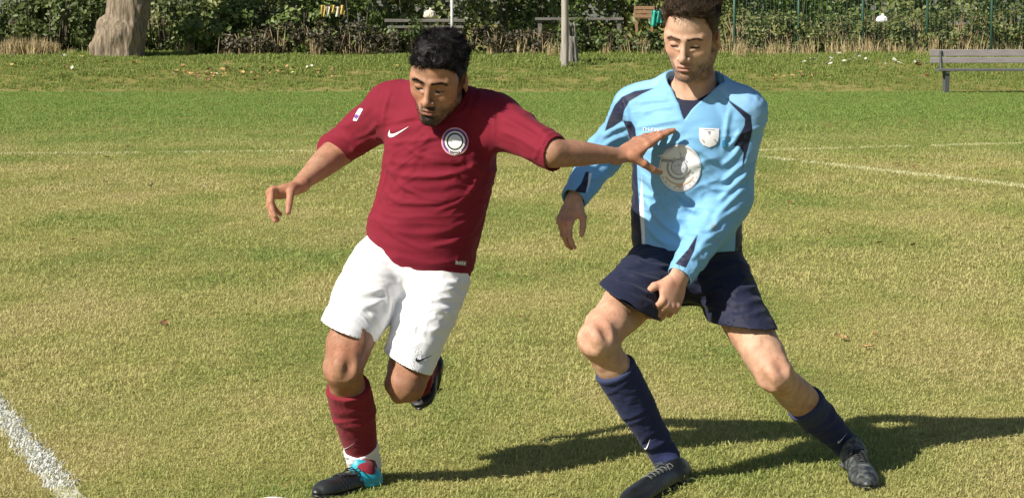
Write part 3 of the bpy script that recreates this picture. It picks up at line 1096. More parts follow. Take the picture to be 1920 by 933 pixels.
def knee_tint(col, V, pts, skin):
    for p in pts:
        d = np.linalg.norm(V - p, axis=1)
        m = (np.exp(-(d / .045) ** 2) * .45)[:, None]
        col[:] = col * (1 - m) + np.asarray(skin) * (1.0, .76, .70) * m

def forearm(elb, wri, front, s=1.0, k=.02):
    return limb(elb, wri, front, np.array([(0, .040, .040, .042), (.18, .043, .043, .046), (.4, .039, .040, .043), (.7, .029, .030, .034), (1, .0205, .0205, .0275)]) * (1, s, s, s), k)

# ------------------------------------------------------------------ player in claret
SK_R = (.405, .222, .142)
red = empty('person', G(668, 905))
tag(red, 'player in claret shirt and white shorts, left arm stretched out, lunging over planted right foot', 'person')
if True:
    hipR, hipL = P(704, 508, 7.03), P(824, 524, 7.05)
    kneeR, ankR = P(643, 688, 6.71), P(683, 868, 6.92)
    kneeL, ankL = P(758, 722, 6.80), P(789, 694, 7.17)
    shR, shL = P(736, 203, 7.06), P(925, 224, 6.95)
    elbR, wriR = P(638, 280, 7.21), P(557, 350, 7.06)
    elbL, wriL = P(1034, 286, 6.78), P(1163, 291, 6.905)
    fwd_r = nrm((-.28, -.95, 0))
    # head
    hr = Head(P(823, 143, 6.87), frame(20, 23, 9), .985, dict(jaw=1.0))
    fc = dict(must=1.0, beard=.78, goatee=.97, beardcol=(.030, .020, .016), lip=(.34, .13, .10), hair=(.012, .009, .008), browh=.0038,
              thick=(.002, .008, .003), lump=.0042, seed=3.0, strands=10000, len=(.007, .026), front=(.75, .65, -.1), comb=(.65, .35, .1), lift=.42, curl=1.0, frizz=.18)
    neck_b = P(826, 205, 6.99)
    pr = hr.prims() + [limb(hr.w((0, -.030, -.03)), neck_b, fwd_r, [(0, .055, .06, .058), (.5, .058, .06, .060), (1, .07, .07, .075)], .03)]
    Vh, Qh = skin_surface(pr, .0021, 1)
    ch = head_colours(hr, Vh, SK_R, fc)
    # arms and hands
    handR = Hand(wriR, (-.78, -.34, -.16), (.2, -.35, -.9), True, .93, curl=[(66, 18, 10), (70, 18, 10), (74, 22, 12), (80, 26, 16)], spread=(2, 0, -1, -3), thumb=((.50, .55, .65), (.45, .15, .90), (.40, .0, .92)))
    handL = Hand(wriL, (.76, .38, .40), (.28, .45, -.80), False, .97, curl=[(-10, 10, 6), (-2, 10, 8), (4, 12, 8), (6, 14, 10)], spread=(4, 1, -2, -5), thumb=((.46, .55, .62), (.55, .30, .80), (.75, .12, .68)))
    prR = [limb(shR, elbR, fwd_r, [(0, .055, .055, .052), (.5, .05, .05, .048), (1, .040, .040, .042)], .02), forearm(elbR, wriR, handR.n, 1.04)] + handR.prims()
    prL = [limb(shL, elbL, fwd_r, [(0, .055, .055, .052), (.5, .05, .05, .048), (1, .040, .040, .042)], .02), forearm(elbL, wriL, handL.n, .93)] + handL.prims()
    Va, Qa = skin_surface(prR, .0026, 1); ca = plain_skin(Va, SK_R); hand_colours([handR], Va, ca, SK_R)
    Vb, Qb = skin_surface(prL, .0026, 1); cb = plain_skin(Vb, SK_R, 4.0); hand_colours([handL], Vb, cb, SK_R)
    # legs and trunk
    lr, f1r, f2r = leg_prims(hipR, kneeR, ankR, np.array([-.25, -.95, .1]), .92)
    ll, f1l, f2l = leg_prims(hipL, kneeL, ankL, np.array([-.25, -.75, -.5]), .93)
    Vc, Qc = skin_surface(lr + ll + [cone(hipR, hipL, .075, .075, .03)], .0036, 1)
    cc = plain_skin(Vc, np.array(SK_R) * (.84, .80, .76), 9.0); knee_tint(cc, Vc, [kneeR + f1r * .05, kneeL + f1l * .05], SK_R)  # leg skin darkened to stand for weaker light on the shins
    hz = noise3(Vc * (150, 150, 55)) * .5 + noise3(Vc * (260, 260, 90) + 7) * .5
    cc *= 1 - .22 * smooth01(hz, .05, .55)[:, None] * np.array([.9, 1, 1.05]) - .06 * noise3(Vc * 9 + 2)[:, None]
    Vc = Vc + vnormals(Vc, Qc) * (.0016 * noise3(Vc * (26, 26, 14) + 5) + .0012 * noise3(Vc * 48 + 1))[:, None]
    trunk = [(P(768, 520, 7.05), (1, -.05, -.2), .13, .09, .09), (P(800, 400, 7.03), (1, -.1, -.16), .125, .09, .09), (P(826, 285, 7.01), (1, -.2, -.1), .14, .10, .09), (P(828, 215, 7.0), (1, -.25, -.1), .12, .07, .07)]
    Vd, Qd = skin_surface([loft(trunk, .02), cone(P(826, 225, 7.0), shR, .06, .05, .04), cone(P(828, 228, 6.98), shL, .06, .05, .04), cone(hipR, hipL, .078, .078, .04), cone(P(828, 230, 7.0), neck_b, .06, .055, .04)], .007, 1)
    V, Q, cl = join_islands([(Vh, Qh, ch), (Va, Qa, ca), (Vb, Qb, cb), (Vc, Qc, cc), (Vd, Qd, np.array(SK_R))])
    body = mesh_np('body', V, Q, M_skin_r, red); attr_col(body, cl)
    hair = hair_volume(hr, fc, 'hair', body, M_hair_black)
    Nh = vnormals(Vh, Qh)
    def goat(p):
        x = np.abs(p[:, 0]); z = p[:, 2]; y = p[:, 1]
        jaw = smooth01(np.interp(y, [-.02, .01, .04, .07, .10], [-.03, -.025, -.05, -.06, -.055]) - z, 0, .012) * (y > -.02) * .5
        g = np.exp(-(x / .030) ** 4) * smooth01(-.080 - z, 0, .006) * (y > .045)
        m = smooth01(.027 - x, 0, .008) * smooth01(z, -.066, -.062) * (1 - smooth01(z, -.055, -.051)) * (y > .085)
        return np.maximum(np.maximum(jaw, g), m * .9) * (z > -.13)
    face_hair(hr, Vh, Nh, goat, 2600, .0048, .00042, M_hair_black, 'beard', body)
    def brow(p):
        x = np.abs(p[:, 0]); z = p[:, 2]; y = p[:, 1]
        by = .0195 + .0025 * np.exp(-((x - .036) / .014) ** 2) - .005 * smooth01(x, .040, .056)
        return np.exp(-((z - by) / .0034) ** 4) * smooth01(x, .008, .012) * (1 - smooth01(x, .050, .056)) * (y > .05)
    face_hair(hr, Vh, Nh, brow, 700, .006, .0005, M_hair_black, 'eyebrows', body, (.0, .2, .35))

    # shirt
    st = [(P(781, 492, 7.06), (1, -.02, -.245), .166, .128, .120),
          (P(796, 425, 7.045), (1, -.08, -.20), .166, .132, .118),
          (P(814, 360, 7.03), (1, -.14, -.16), .162, .134, .115),
          (P(826, 300, 7.015), (1, -.22, -.12), .166, .136, .112),
          (P(829, 250, 7.0), (1, -.28, -.10), .160, .126, .108),
          (P(829, 212, 6.995), (1, -.28, -.10), .128, .095, .09),
          (P(829, 182, 6.99), (1, -.28, -.10), .080, .066, .066)]
    dn = nrm(P(775, 510, 7.06) - P(795, 425, 7.045))
    capR = P(612, 290, 7.25) - P(650, 272, 7.19); capL = nrm(P(1041, 288, 6.78) - P(990, 275, 6.85))
    hemR, hemL = P(617, 289, 7.25), P(1042, 289, 6.77)
    axR = nrm(elbR - shR); axL = nrm(elbL - shL)
    S = [loft(st, .03, flat0=dn)]
    S += [cone(P(800, 186, 7.02), shR, .066, .062, .05), cone(P(850, 194, 6.98), shL, .066, .062, .05)]
    S += [limb(shR, hemR, fwd_r, [(0, .070, .070, .070), (.35, .064, .072, .066), (.75, .055, .060, .056), (1, .051, .052, .051)], .05, capb=capR)]
    S += [limb(shL, hemL, fwd_r, [(0, .070, .072, .070), (.35, .062, .068, .066), (.75, .053, .056, .056), (1, .050, .051, .051)], .05, capb=capL)]
    S += [limb(hemR - axR * .05, hemR + axR * .05, fwd_r, [(0, .046, .046, .046), (1, .048, .048, .048)], .004, sub=True)]
    S += [limb(hemL - axL * .05, hemL + axL * .05, fwd_r, [(0, .046, .046, .046), (1, .0465, .0465, .0465)], .004, sub=True)]
    inner = [(st[0][0] + dn * .03, st[0][1], .166, .128, .120), (st[0][0] - dn * .03, st[0][1], .162, .126, .118), (P(790, 440, 7.05), (1, -.05, -.2), .12, .09, .09)]
    S += [loft(inner, .004, True, off=-.005)]
    S += [limb(P(826, 195, 6.965), P(830, 150, 6.93), fwd_r, [(0, .064, .058, .068), (1, .075, .07, .078)], .006, sub=True)]
    V, Q = skin_surface(S, .0032, 1)
    folds = [([(716, 247), (760, 240), (802, 231)], .006, 7), ([(724, 270), (775, 264), (835, 258)], .0055, 7), ([(740, 232), (770, 222), (800, 228)], .004, 6),
             ([(716, 300), (760, 306), (820, 304), (880, 292)], .005, 8), ([(715, 318), (765, 330), (850, 325), (932, 292)], .007, 8),
             ([(712, 340), (775, 352), (850, 345), (890, 330)], .0035, 10), ([(706, 362), (770, 380), (845, 372), (908, 338)], .0055, 8),
             ([(700, 388), (765, 408), (845, 400), (850, 402)], .0035, 11), ([(694, 415), (755, 436), (840, 432), (902, 396)], .0052, 9),
             ([(688, 440), (750, 464), (835, 462), (896, 430)], .004, 11), ([(720, 470), (790, 492), (850, 490), (888, 466)], .005, 8),
             ([(690, 462), (780, 497), (882, 508)], .003, 4),
             ([(733, 168), (722, 200), (720, 240)], .004, 5), ([(922, 190), (927, 225), (928, 262)], .004, 5),
             ([(938, 222), (975, 238), (1015, 262)], .006, 7), ([(936, 244), (980, 262), (1030, 296)], .007, 7), ([(930, 270), (965, 285), (1000, 300)], .006, 7),
             ([(955, 205), (1000, 232), (1040, 268)], .005, 7), ([(1000, 300), (1020, 270)], .005, 6),
             ([(712, 225), (690, 250), (660, 262)], .006, 7), ([(718, 258), (690, 262), (650, 290)], .006, 8), ([(640, 250), (660, 270), (668, 290)], .005, 7), ([(700, 195), (672, 222), (640, 240)], .004, 8),
             ([(612, 268), (628, 300)], .003, 4), ([(870, 200), (900, 212), (925, 240)], .004, 8), ([(890, 330), (915, 300), (930, 270)], .006, 9)]
    folds += [([(724, 300), (752, 345), (800, 372)], .008, 6), ([(905, 318), (868, 372), (812, 398)], .008, 6), ([(702, 400), (738, 440), (800, 470)], .007, 6), ([(898, 420), (850, 452), (800, 462)], .007, 6), ([(756, 270), (790, 292), (842, 300)], .006, 6)]
    V = crease(V, Q, folds, .0036, (6, 6, 11), 0.0, .85, .8, [(hemR, axR, .03), (hemL, axL, .03), (st[0][0], dn, .03)])
    shirt = mesh_np('shirt', V, Q, M_red_shirt, red)
    sf = Surf(shirt)
    lay(sf, 'shirt_logo', [M_print_white], shirt, [(swoosh(727, 259, 37, -5.5, 3, -21), 0)])
    bq = []
    for r0, r1, mi in ((0, 13.2, 0), (13.2, 16, 1), (16, 19.6, 0), (19.6, 21.6, 2), (21.6, 23.6, 4), (23.6, 25.4, 3), (25.4, 26.2, 5)):
        bq.append((ring(853, 265.5, r0 + .02, r1, n=48, sx=.97, sy=1.0), mi))
    lay(sf, 'badge', [M_print_white, M_print_black, M_print_maroon, M_print_pink, M_print_purple, M_print_orange], shirt, bq)
    bn = [(fill([(840, 279), (853, 282), (866, 279)], [(842, 286), (853, 290), (864, 286)]), 0)]
    for i in range(5):
        x = 843.5 + i * 4
        y = 284 + 2.2 * (1 - ((x - 853) / 11) ** 2)
        bn.append(([[(x, y - 1.7), (x + 2.4, y - 1.7)], [(x, y + 1.5), (x + 2.4, y + 1.5)]], 1))
    lay(sf, 'badge_banner', [M_print_white, M_print_maroon], shirt, bn[:1], .0024)
    lay(sf, 'badge_lettering', [M_print_white, M_print_maroon], shirt, bn[1:], .0032)
    # sleeve patch and hem tag
    lay(sf, 'sleeve_patch', [M_print_pink, M_print_white, M_print_purple], shirt,
        [(fill([(676, 203), (668, 212), (662, 226)], [(681, 205), (676, 214), (669, 227)]), 1), (fill([(664, 220), (668, 224)], [(668, 214), (674, 217)]), 2), (fill([(674, 203), (669, 209)], [(678, 203), (676, 210)]), 0)])
    lay(sf, 'hem_tag', [M_print_grey, M_print_white], shirt,
        [([[(854, 487), (874, 489)], [(853, 495), (873, 498)]], 0)] )
    lay(sf, 'hem_tag_print', [M_print_white], shirt, [([[(856 + i * 4.4, 489.2 + i * .4), (858.6 + i * 4.4, 489.4 + i * .4)], [(855.6 + i * 4.4, 494 + i * .4), (858.2 + i * 4.4, 494.3 + i * .4)]], 0) for i in range(4)], .0028)

    # shorts
    pel = [(P(766, 538, 7.05), (1, -.02, -.12), .145, .112, .118), (P(772, 512, 7.05), (1, -.02, -.18), .163, .122, .125), (P(781, 480, 7.05), (1, -.02, -.22), .155, .112, .112), (P(788, 445, 7.045), (1, -.03, -.22), .145, .10, .10)]
    hR = hem_on(hipR, kneeR, f1r, 0, 619) - np.array([.019, 0, 0]); hL = hem_on(hipL, kneeL, f1l, 0, 679) - np.array([.012, 0, 0])
    hR0 = P(712, 505, 7.03); hL0 = P(820, 530, 7.04)
    aR, aL = nrm(hR - hR0), nrm(hL - hL0)
    nR = nrm(np.cross(P(705, 641, 6.84) - P(600, 598, 6.84), np.array([0, -1, .03]))); nR = nR if nR @ aR > 0 else -nR
    nL = nrm(np.cross(P(810, 703, 6.86) - P(716, 657, 6.86), np.array([0, -1, .03]))); nL = nL if nL @ aL > 0 else -nL
    S = [loft(pel, .02)]
    S += [limb(hR0, hR, f1r, [(0, .098, .105, .094), (.4, .098, .105, .094), (.75, .090, .095, .090), (1, .088, .090, .086)], .02, capb=nR)]
    S += [limb(hL0, hL, f1l, [(0, .098, .105, .092), (.4, .096, .104, .088), (.75, .088, .096, .080), (1, .082, .088, .078)], .02, capb=nL)]
    for h, a, f, nn_, r in ((hR, aR, f1r, nR, (.081, .083, .079)), (hL, aL, f1l, nL, (.077, .083, .073))):
        S += [limb(h - a * .07, h + a * .06, f, [(0, r[0] - .01, r[1] - .01, r[2] - .01), (.5, *r), (1, *r)], .004, sub=True)]
    V, Q = skin_surface(S, .0032, 1)
    folds = [([(650, 556), (690, 548), (730, 542)], .007, 8), ([(720, 540), (728, 560), (724, 600)], .008, 8), ([(660, 500), (640, 540), (622, 590)], .005, 10),
             ([(735, 545), (765, 580), (780, 640)], .006, 11), ([(800, 520), (850, 545), (868, 560)], .008, 8), ([(790, 560), (835, 585), (856, 600)], .007, 9),
             ([(690, 585), (715, 610), (715, 632)], .006, 8), ([(830, 530), (862, 530)], .006, 7), ([(760, 530), (800, 545), (840, 570)], .006, 8),
             ([(670, 580), (700, 570), (725, 560)], .006, 8), ([(745, 610), (790, 620), (835, 620)], .004, 9),
             ([(604, 592), (650, 612), (703, 634)], .0022, 4), ([(719, 651), (760, 680), (808, 696)], .0022, 4)]
    V = crease(V, Q, folds, .0026, (10, 10, 12), 5.0, 1.1, .85, [(hR, nR, .04), (hL, nL, .04)])
    shorts = mesh_np('shorts', V, Q, M_white_cloth, red)
    lay(Surf(shorts), 'shorts_logo', [M_print_black], shorts, [(swoosh(778, 679, 31, -3.5, 2.5, -14), 0)])

    # socks, boots
    sk = sock_prims(kneeR, ankR, f2r, .21, 1.0, [(.23, .03, .002), (.47, .025, .0035), (.50, .02, .0025)], core=boot_core(G(702, 905, .005), G(590, 932, .005)))
    V, Q = skin_surface(sk, .003, 1)
    V = crease(V, Q, [([(604, 792), (650, 790), (690, 782)], .0035, 4), ([(606, 770), (650, 774), (690, 768)], .003, 6)], .0008, (20, 20, 30), 2.0)
    sockR = mesh_np('sock', V, Q, M_red_sock, red)
    shv = ankR - kneeR
    tp = []
    full = sk[0]
    V, Q = skin_surface([limb(kneeR + shv * .815, kneeR + shv * 1.05, f2r, [(0, .050, .054, .051), (.5, .050, .052, .050), (1, .050, .050, .049)], .01, capa=-(nrm(shv) + np.array([.12, 0, .05])), capb=nrm(shv))], .003, 1)
    V = crease(V, Q, [([(640, 858), (665, 852), (690, 840)], .003, 4), ([(645, 868), (672, 866), (698, 858)], .0025, 4), ([(668, 850), (685, 862)], .0025, 4)], .0014, (22, 22, 40), 3.0)
    mesh_np('tape', V, Q, M_white_tape, sockR)['label'] = 'white tape wrapped round the ankle of the claret sock'
    lay(Surf(sockR), 'sock_logo', [M_print_white], sockR, [(swoosh(643, 843, 22, -10, 1.5, -6), 0)])
    boot(G(702, 905, .005), G(590, 932, .005), (0, 0, 1), ankR, 'boot', BOOT_TEAL, red, 'black boot with bright teal heel', .038, hs=.62)
    sk = sock_prims(kneeL, ankL, f2l, .28, 1.0, [(.3, .03, .002)], core=boot_core(P(806, 664, 7.25), P(783, 758, 7.09), (.25, .9, .2)))
    V, Q = skin_surface(sk, .0036, 1)
    mesh_np('sock', V, Q, M_red_sock, red)
    boot(P(806, 664, 7.25), P(783, 758, 7.09), (.25, .9, .2), ankL, 'boot', dict(BOOT_BLACK, lace=M_lace), red, 'dark boot of the raised back foot')
# ------------------------------------------------------------------ player in sky blue
SK_B = (.57, .365, .260)
M_blue_shirt = fabric('sky_blue_knit', (.185, .425, .69), .62, .12, 1000, .05, .4,
                      [('pale', (.25, .49, .78)), ('navy', (.007, .010, .038)), ('white', (.72, .76, .82)), ('mud', (.22, .33, .40))])
M_navy_cloth = fabric('navy_cloth', (.0065, .0095, .034), .72, .05, 900, .1, .4)
M_navy_sock = fabric('navy_sock_knit', (.022, .029, .088), .9, .05, 700, .1, .25, [('band', (.035, .045, .10))])
blue = empty('person', G(1300, 900))
tag(blue, 'player in sky blue shirt and navy shorts, dark haired, striding with legs wide apart', 'person')
if True:
    hipR, hipL = P(1226, 512, 7.07), P(1352, 514, 7.11)
    kneeR, ankR = P(1118, 636, 6.74), P(1240, 842, 6.91)
    kneeL, ankL = P(1452, 700, 6.86), P(1585, 832, 7.14)
    shR, shL = P(1194, 203, 7.14), P(1393, 210, 7.07)
    elbR, wriR = P(1128, 294, 7.32), P(1077, 372, 7.17)
    elbL, wriL = P(1369, 368, 7.06), P(1272, 522, 6.87)
    fwd_b = nrm((-.16, -.98, 0))
    hb = Head(P(1297, 65, 7.0), frame(20, 21, 4), .97, dict(jaw=1.0))
    fc = dict(must=.6, brow=.004, sclera=(.13, .10, .09), wavy=.12, beard=.72, goatee=.55, beardcol=(.085, .052, .034), lip=(.40, .18, .14), hair=(.030, .019, .013), browh=.0030,  # eye whites coloured dark for the brow shadow over them
              thick=(.002, .013, .012), lump=.0022, open=.004, hl=.030, front=(.45, -.45, 1.0), seed=8.0, strands=9500, len=(.006, .042), comb=(.5, -.7, .45), lift=.30, curl=.14, frizz=.025)
    neck_b = P(1303, 178, 7.10)
    pr = hb.prims() + [limb(hb.w((0, -.030, -.03)), neck_b, fwd_b, [(0, .052, .058, .054), (.5, .053, .058, .056), (1, .062, .065, .072)], .03)]
    for q in (-1, 1):
        pr.append(cone(hb.w((q * .055, -.02, -.045)), P(1292 + q * 9, 190, 7.040), .014, .010, .03))
    pr += [loft([(P(1292, 260, 7.095), (1, -.14, 0), .13, .088, .09), (P(1294, 215, 7.095), (1, -.14, 0), .12, .078, .08), (P(1300, 178, 7.095), (1, -.14, 0), .078, .058, .056)], .03)]
    pr += [cone(P(1280, 190, 7.045), P(1250, 188, 7.07), .010, .010, .03), cone(P(1302, 191, 7.04), P(1340, 187, 7.06), .010, .010, .03)]
    Vh, Qh = skin_surface(pr, .0021, 1)
    ch = head_colours(hb, Vh, SK_B, fc)
    handR = Hand(wriR, (-.38, -.32, -.88), (.62, .60, -.25), True, .89, curl=[(20, 30, 20), (24, 36, 22), (36, 45, 28), (48, 50, 30)], spread=(5, 0, -4, -8), thumb=((.70, .62, .30), (.92, .25, .25), (.95, .05, .25)))
    handL = Hand(wriL, (-.34, -.34, -.87), (-.5, .8, -.05), False, .98, curl=[(48, 40, 25), (46, 46, 28), (48, 50, 30), (50, 50, 30)], spread=(8, 2, -4, -9), thumb=((.62, .70, .35), (.86, .30, .40), (.90, .05, .42)))
    up = [(0, .055, .055, .052), (.5, .05, .05, .048), (1, .038, .038, .04)]
    prR = [limb(shR, elbR, fwd_b, up, .02), forearm(elbR, wriR, handR.n, .94)] + handR.prims()
    prL = [limb(shL, elbL, fwd_b, up, .02), forearm(elbL, wriL, handL.n, .94)] + handL.prims()
    Va, Qa = skin_surface(prR, .0026, 1); ca = plain_skin(Va, SK_B); hand_colours([handR], Va, ca, SK_B)
    Vb, Qb = skin_surface(prL, .0026, 1); cb = plain_skin(Vb, SK_B, 4.0); hand_colours([handL], Vb, cb, SK_B)
    lr, f1r, f2r = leg_prims(hipR, kneeR, ankR, np.array([-.35, -.9, .2]), .89)
    ll, f1l, f2l = leg_prims(hipL, kneeL, ankL, np.array([-.15, -.95, .1]), .88)
    Vc, Qc = skin_surface(lr + ll + [cone(hipR, hipL, .075, .075, .03)], .0036, 1)
    cc = plain_skin(Vc, np.array(SK_B) * (.98, .96, .92), 9.0); knee_tint(cc, Vc, [kneeR + f1r * .05, kneeL + f1l * .05], SK_B)
    hz = noise3(Vc * (150, 150, 55)) * .5 + noise3(Vc * (260, 260, 90) + 7) * .5
    cc *= 1 - .16 * smooth01(hz, .05, .55)[:, None] * np.array([.9, 1, 1.05]) - .06 * noise3(Vc * 9 + 2)[:, None]
    Vc = Vc + vnormals(Vc, Qc) * (.0016 * noise3(Vc * (26, 26, 14) + 5) + .0012 * noise3(Vc * 48 + 1))[:, None]
    trunk = [(P(1288, 525, 7.11), (1, -.08, 0), .13, .09, .09), (P(1288, 380, 7.11), (1, -.1, 0), .125, .09, .09), (P(1290, 280, 7.10), (1, -.14, 0), .13, .10, .09)]
    Vd, Qd = skin_surface([loft(trunk, .02), cone(P(1290, 235, 7.11), shR, .06, .05, .04), cone(P(1296, 235, 7.10), shL, .06, .05, .04), cone(hipR, hipL, .078, .078, .04), cone(P(1294, 240, 7.1), neck_b, .06, .052, .04)], .007, 1)
    V, Q, cl = join_islands([(Vh, Qh, ch), (Va, Qa, ca), (Vb, Qb, cb), (Vc, Qc, cc), (Vd, Qd, np.array(SK_B))])
    body = mesh_np('body', V, Q, M_skin_b, blue); attr_col(body, cl)
    hair_volume(hb, fc, 'hair', body, M_hair_brown)
    Nh = vnormals(Vh, Qh)
    def stub(p):
        x = np.abs(p[:, 0]); z = p[:, 2]; y = p[:, 1]
        jaw = smooth01(np.interp(y, [-.02, .01, .04, .07, .10], [-.03, -.025, -.055, -.066, -.06]) - z, 0, .012) * (y > -.02)
        m = smooth01(.027 - x, 0, .008) * smooth01(z, -.066, -.062) * (1 - smooth01(z, -.055, -.051)) * (y > .085)
        lips = ((x / .0225) ** 2 + ((z + .0705) / .0115) ** 2 < 1) & (y > .08)
        return np.maximum(jaw, m) * (z > -.125) * ~lips
    face_hair(hb, Vh, Nh, stub, 2200, .0030, .00032, M_hair_brown, 'stubble', body)
    face_hair(hb, Vh, Nh, brow, 380, .006, .0005, M_hair_brown, 'eyebrows', body, (.0, .2, .25))

    # shirt and undershirt
    st = [(P(1289, 466, 7.12), (1, -.10, .03), .163, .122, .118),
          (P(1287, 410, 7.115), (1, -.12, .02), .164, .124, .116),
          (P(1287, 345, 7.11), (1, -.14, .01), .160, .126, .114),
          (P(1288, 285, 7.10), (1, -.16, 0), .160, .128, .112),
          (P(1291, 235, 7.10), (1, -.16, 0), .160, .120, .108),
          (P(1294, 196, 7.10), (1, -.16, -.01), .132, .096, .09),
          (P(1300, 158, 7.10), (1, -.16, -.02), .082, .066, .066)]
    dn = nrm((-.02, -.02, -1))
    hemR, hemL = P(1075, 374, 7.17), P(1274, 519, 6.88)
    axR, axL = nrm(hemR - elbR), nrm(hemL - elbL)
    S = [loft(st, .03, flat0=dn)]
    S += [cone(P(1272, 172, 7.11), shR, .060, .058, .05), cone(P(1328, 172, 7.09), shL, .060, .062, .05)]
    S += [limb(shR, elbR, fwd_b, [(0, .062, .064, .062), (.4, .056, .062, .058), (1, .054, .056, .056)], .05)]
    S += [limb(elbR, hemR, fwd_b, [(0, .054, .056, .056), (.5, .048, .050, .050), (.85, .040, .040, .041), (.92, .041, .041, .042), (1, .040, .040, .040)], .03, capb=axR)]
    S += [limb(shL, elbL, fwd_b, [(0, .066, .068, .064), (.4, .060, .066, .062), (1, .060, .060, .062)], .05)]
    S += [limb(elbL, hemL, fwd_b, [(0, .060, .060, .062), (.45, .054, .054, .056), (.82, .042, .042, .044), (.90, .039, .039, .041), (1, .038, .038, .039)], .03, capb=axL)]
    for h, a in ((hemR, axR), (hemL, axL)):
        S += [limb(h - a * .04, h + a * .05, fwd_b, [(0, .033, .033, .033), (1, .0355, .0355, .0355)], .004, sub=True)]
    inner = [(st[0][0] + dn * .03, st[0][1], .163, .122, .118), (st[0][0] - dn * .03, st[0][1], .160, .120, .116), (P(1288, 420, 7.115), (1, -.1, 0), .12, .09, .09)]
    S += [loft(inner, .004, True, off=-.005)]
    S += [prism([(1254, 152), (1262, 172), (1273, 198), (1283, 226), (1296, 206), (1322, 180), (1358, 153), (1345, 118), (1300, 100), (1265, 118)], 6.6, 7.085, .004)]
    S += [limb(P(1302, 178, 7.08), P(1300, 120, 7.06), fwd_b, [(0, .070, .064, .072), (1, .085, .08, .085)], .006, sub=True)]
    V, Q = skin_surface(S, .0032, 1)
    folds = [([(1190, 240), (1240, 231), (1284, 224)], .006, 6), ([(1200, 214), (1235, 203), (1268, 200)], .005, 7), ([(1196, 192), (1230, 188), (1262, 190)], .004, 6),
             ([(1255, 262), (1310, 283), (1368, 318)], .008, 8), ([(1318, 345), (1345, 356), (1372, 352)], .006, 7), ([(1310, 300), (1345, 330), (1368, 338)], .006, 8),
             ([(1207, 360), (1232, 405), (1275, 440), (1332, 452)], .008, 9), ([(1236, 345), (1275, 382), (1330, 408)], .007, 8), ([(1205, 400), (1228, 440), (1262, 464)], .006, 8),
             ([(1262, 365), (1300, 392), (1345, 398)], .006, 7), ([(1210, 330), (1230, 362), (1262, 400)], .006, 8), ([(1200, 260), (1235, 275), (1262, 300)], .005, 8),
             ([(1207, 465), (1260, 474), (1300, 474)], .003, 4), ([(1300, 432), (1330, 430), (1350, 415)], .005, 7),
             ([(1352, 312), (1375, 292), (1392, 268)], .007, 7), ([(1350, 345), (1380, 318), (1402, 300)], .008, 7), ([(1345, 380), (1380, 345), (1408, 320)], .008, 8),
             ([(1335, 415), (1372, 375), (1398, 350)], .008, 8), ([(1322, 440), (1350, 412), (1385, 390)], .007, 8), ([(1305, 470), (1330, 445), (1362, 425)], .006, 8), ([(1290, 490), (1312, 470), (1340, 455)], .005, 7),
             ([(1362, 280), (1378, 262), (1390, 240)], .006, 6),
             ([(1128, 260), (1158, 240), (1188, 232)], .007, 7), ([(1120, 285), (1150, 262), (1184, 250)], .007, 7), ([(1108, 318), (1132, 300), (1160, 296)], .006, 7), ([(1090, 345), (1110, 335), (1130, 335)], .005, 6),
             ([(1166, 180), (1176, 210), (1180, 250)], .005, 6), ([(1370, 200), (1362, 240), (1356, 290)], .006, 7), ([(1330, 180), (1352, 200), (1366, 225)], .004, 8), ([(1055, 368), (1076, 366), (1098, 374)], .003, 4)]
    V = crease(V, Q, folds, .0026, (7, 7, 14), 2.0, 1.25, .8, [(hemR, axR, .025), (hemL, axL, .025), (st[0][0], dn, .03)])
    shirt = mesh_np('shirt', V, Q, M_blue_shirt, blue)
    px = to_px(V); Nn = vnormals(V, Q); fr = (Nn @ nrm((0, -1, .1))) > -.35
    ysc = V[:, 1] / FPX
    def pmask(polys, need=fr):
        d = np.full(len(V), 1e3)
        for po in polys: d = np.minimum(d, poly_sd(px, po))
        return np.where(need, -d * ysc, -.05)
    navy = pmask([[(1228, 165), (1204, 176), (1180, 190), (1170, 208), (1167, 226), (1150, 238), (1134, 246), (1140, 226), (1152, 198), (1166, 182), (1190, 171)],
                  [(1168, 226), (1184, 228), (1191, 240), (1194, 268), (1184, 276), (1178, 250)],
                  [(1180, 290), (1194, 300), (1195, 330), (1199, 390), (1203, 440), (1204, 476), (1165, 480), (1165, 380)],
                  [(1361, 184), (1393, 206), (1408, 217), (1411, 243), (1406, 265), (1397, 299), (1391, 320), (1394, 286), (1386, 274), (1375, 274), (1388, 252), (1396, 235), (1397, 223), (1388, 213), (1374, 199)],
                  [(1309, 437), (1301, 472), (1286, 502), (1266, 494), (1290, 467)], [(1098, 322), (1106, 322), (1102, 345), (1098, 362), (1076, 360), (1090, 343)]])
    arm = np.minimum(limb(shL, elbL, fwd_b, [(0, .075, .075, .075), (1, .072, .072, .072)]).f(V), limb(elbL, hemL, fwd_b, [(0, .072, .072, .072), (1, .05, .05, .05)]).f(V))
    navy = np.maximum(navy, np.where(arm > .004, pmask([[(1384, 385), (1380, 420), (1378, 472), (1430, 474), (1430, 380)]]), -.05))
    back = (Nn[:, 1] > .35) & (V[:, 2] < P(1290, 300, 7.1)[2]) & (px[:, 0] > 1160) & (px[:, 0] < 1420)
    attr_f(shirt, navy, 'navy')
    attr_f(shirt, pmask([[(1346, 166), (1368, 152), (1404, 166), (1436, 205), (1440, 250), (1424, 296), (1404, 306), (1411, 265), (1412, 243), (1410, 216), (1394, 204), (1361, 182)],
                         [(1166, 180), (1190, 168), (1228, 162), (1252, 138), (1200, 150), (1160, 175), (1148, 196)]]), 'pale')
    attr_f(shirt, pmask([[(1203, 330), (1207, 390), (1209, 440), (1210, 472), (1204.5, 474), (1203, 440), (1199, 390)], [(1104, 324), (1110, 324), (1106, 345), (1101, 360), (1099, 360), (1102.5, 345)]]), 'white')
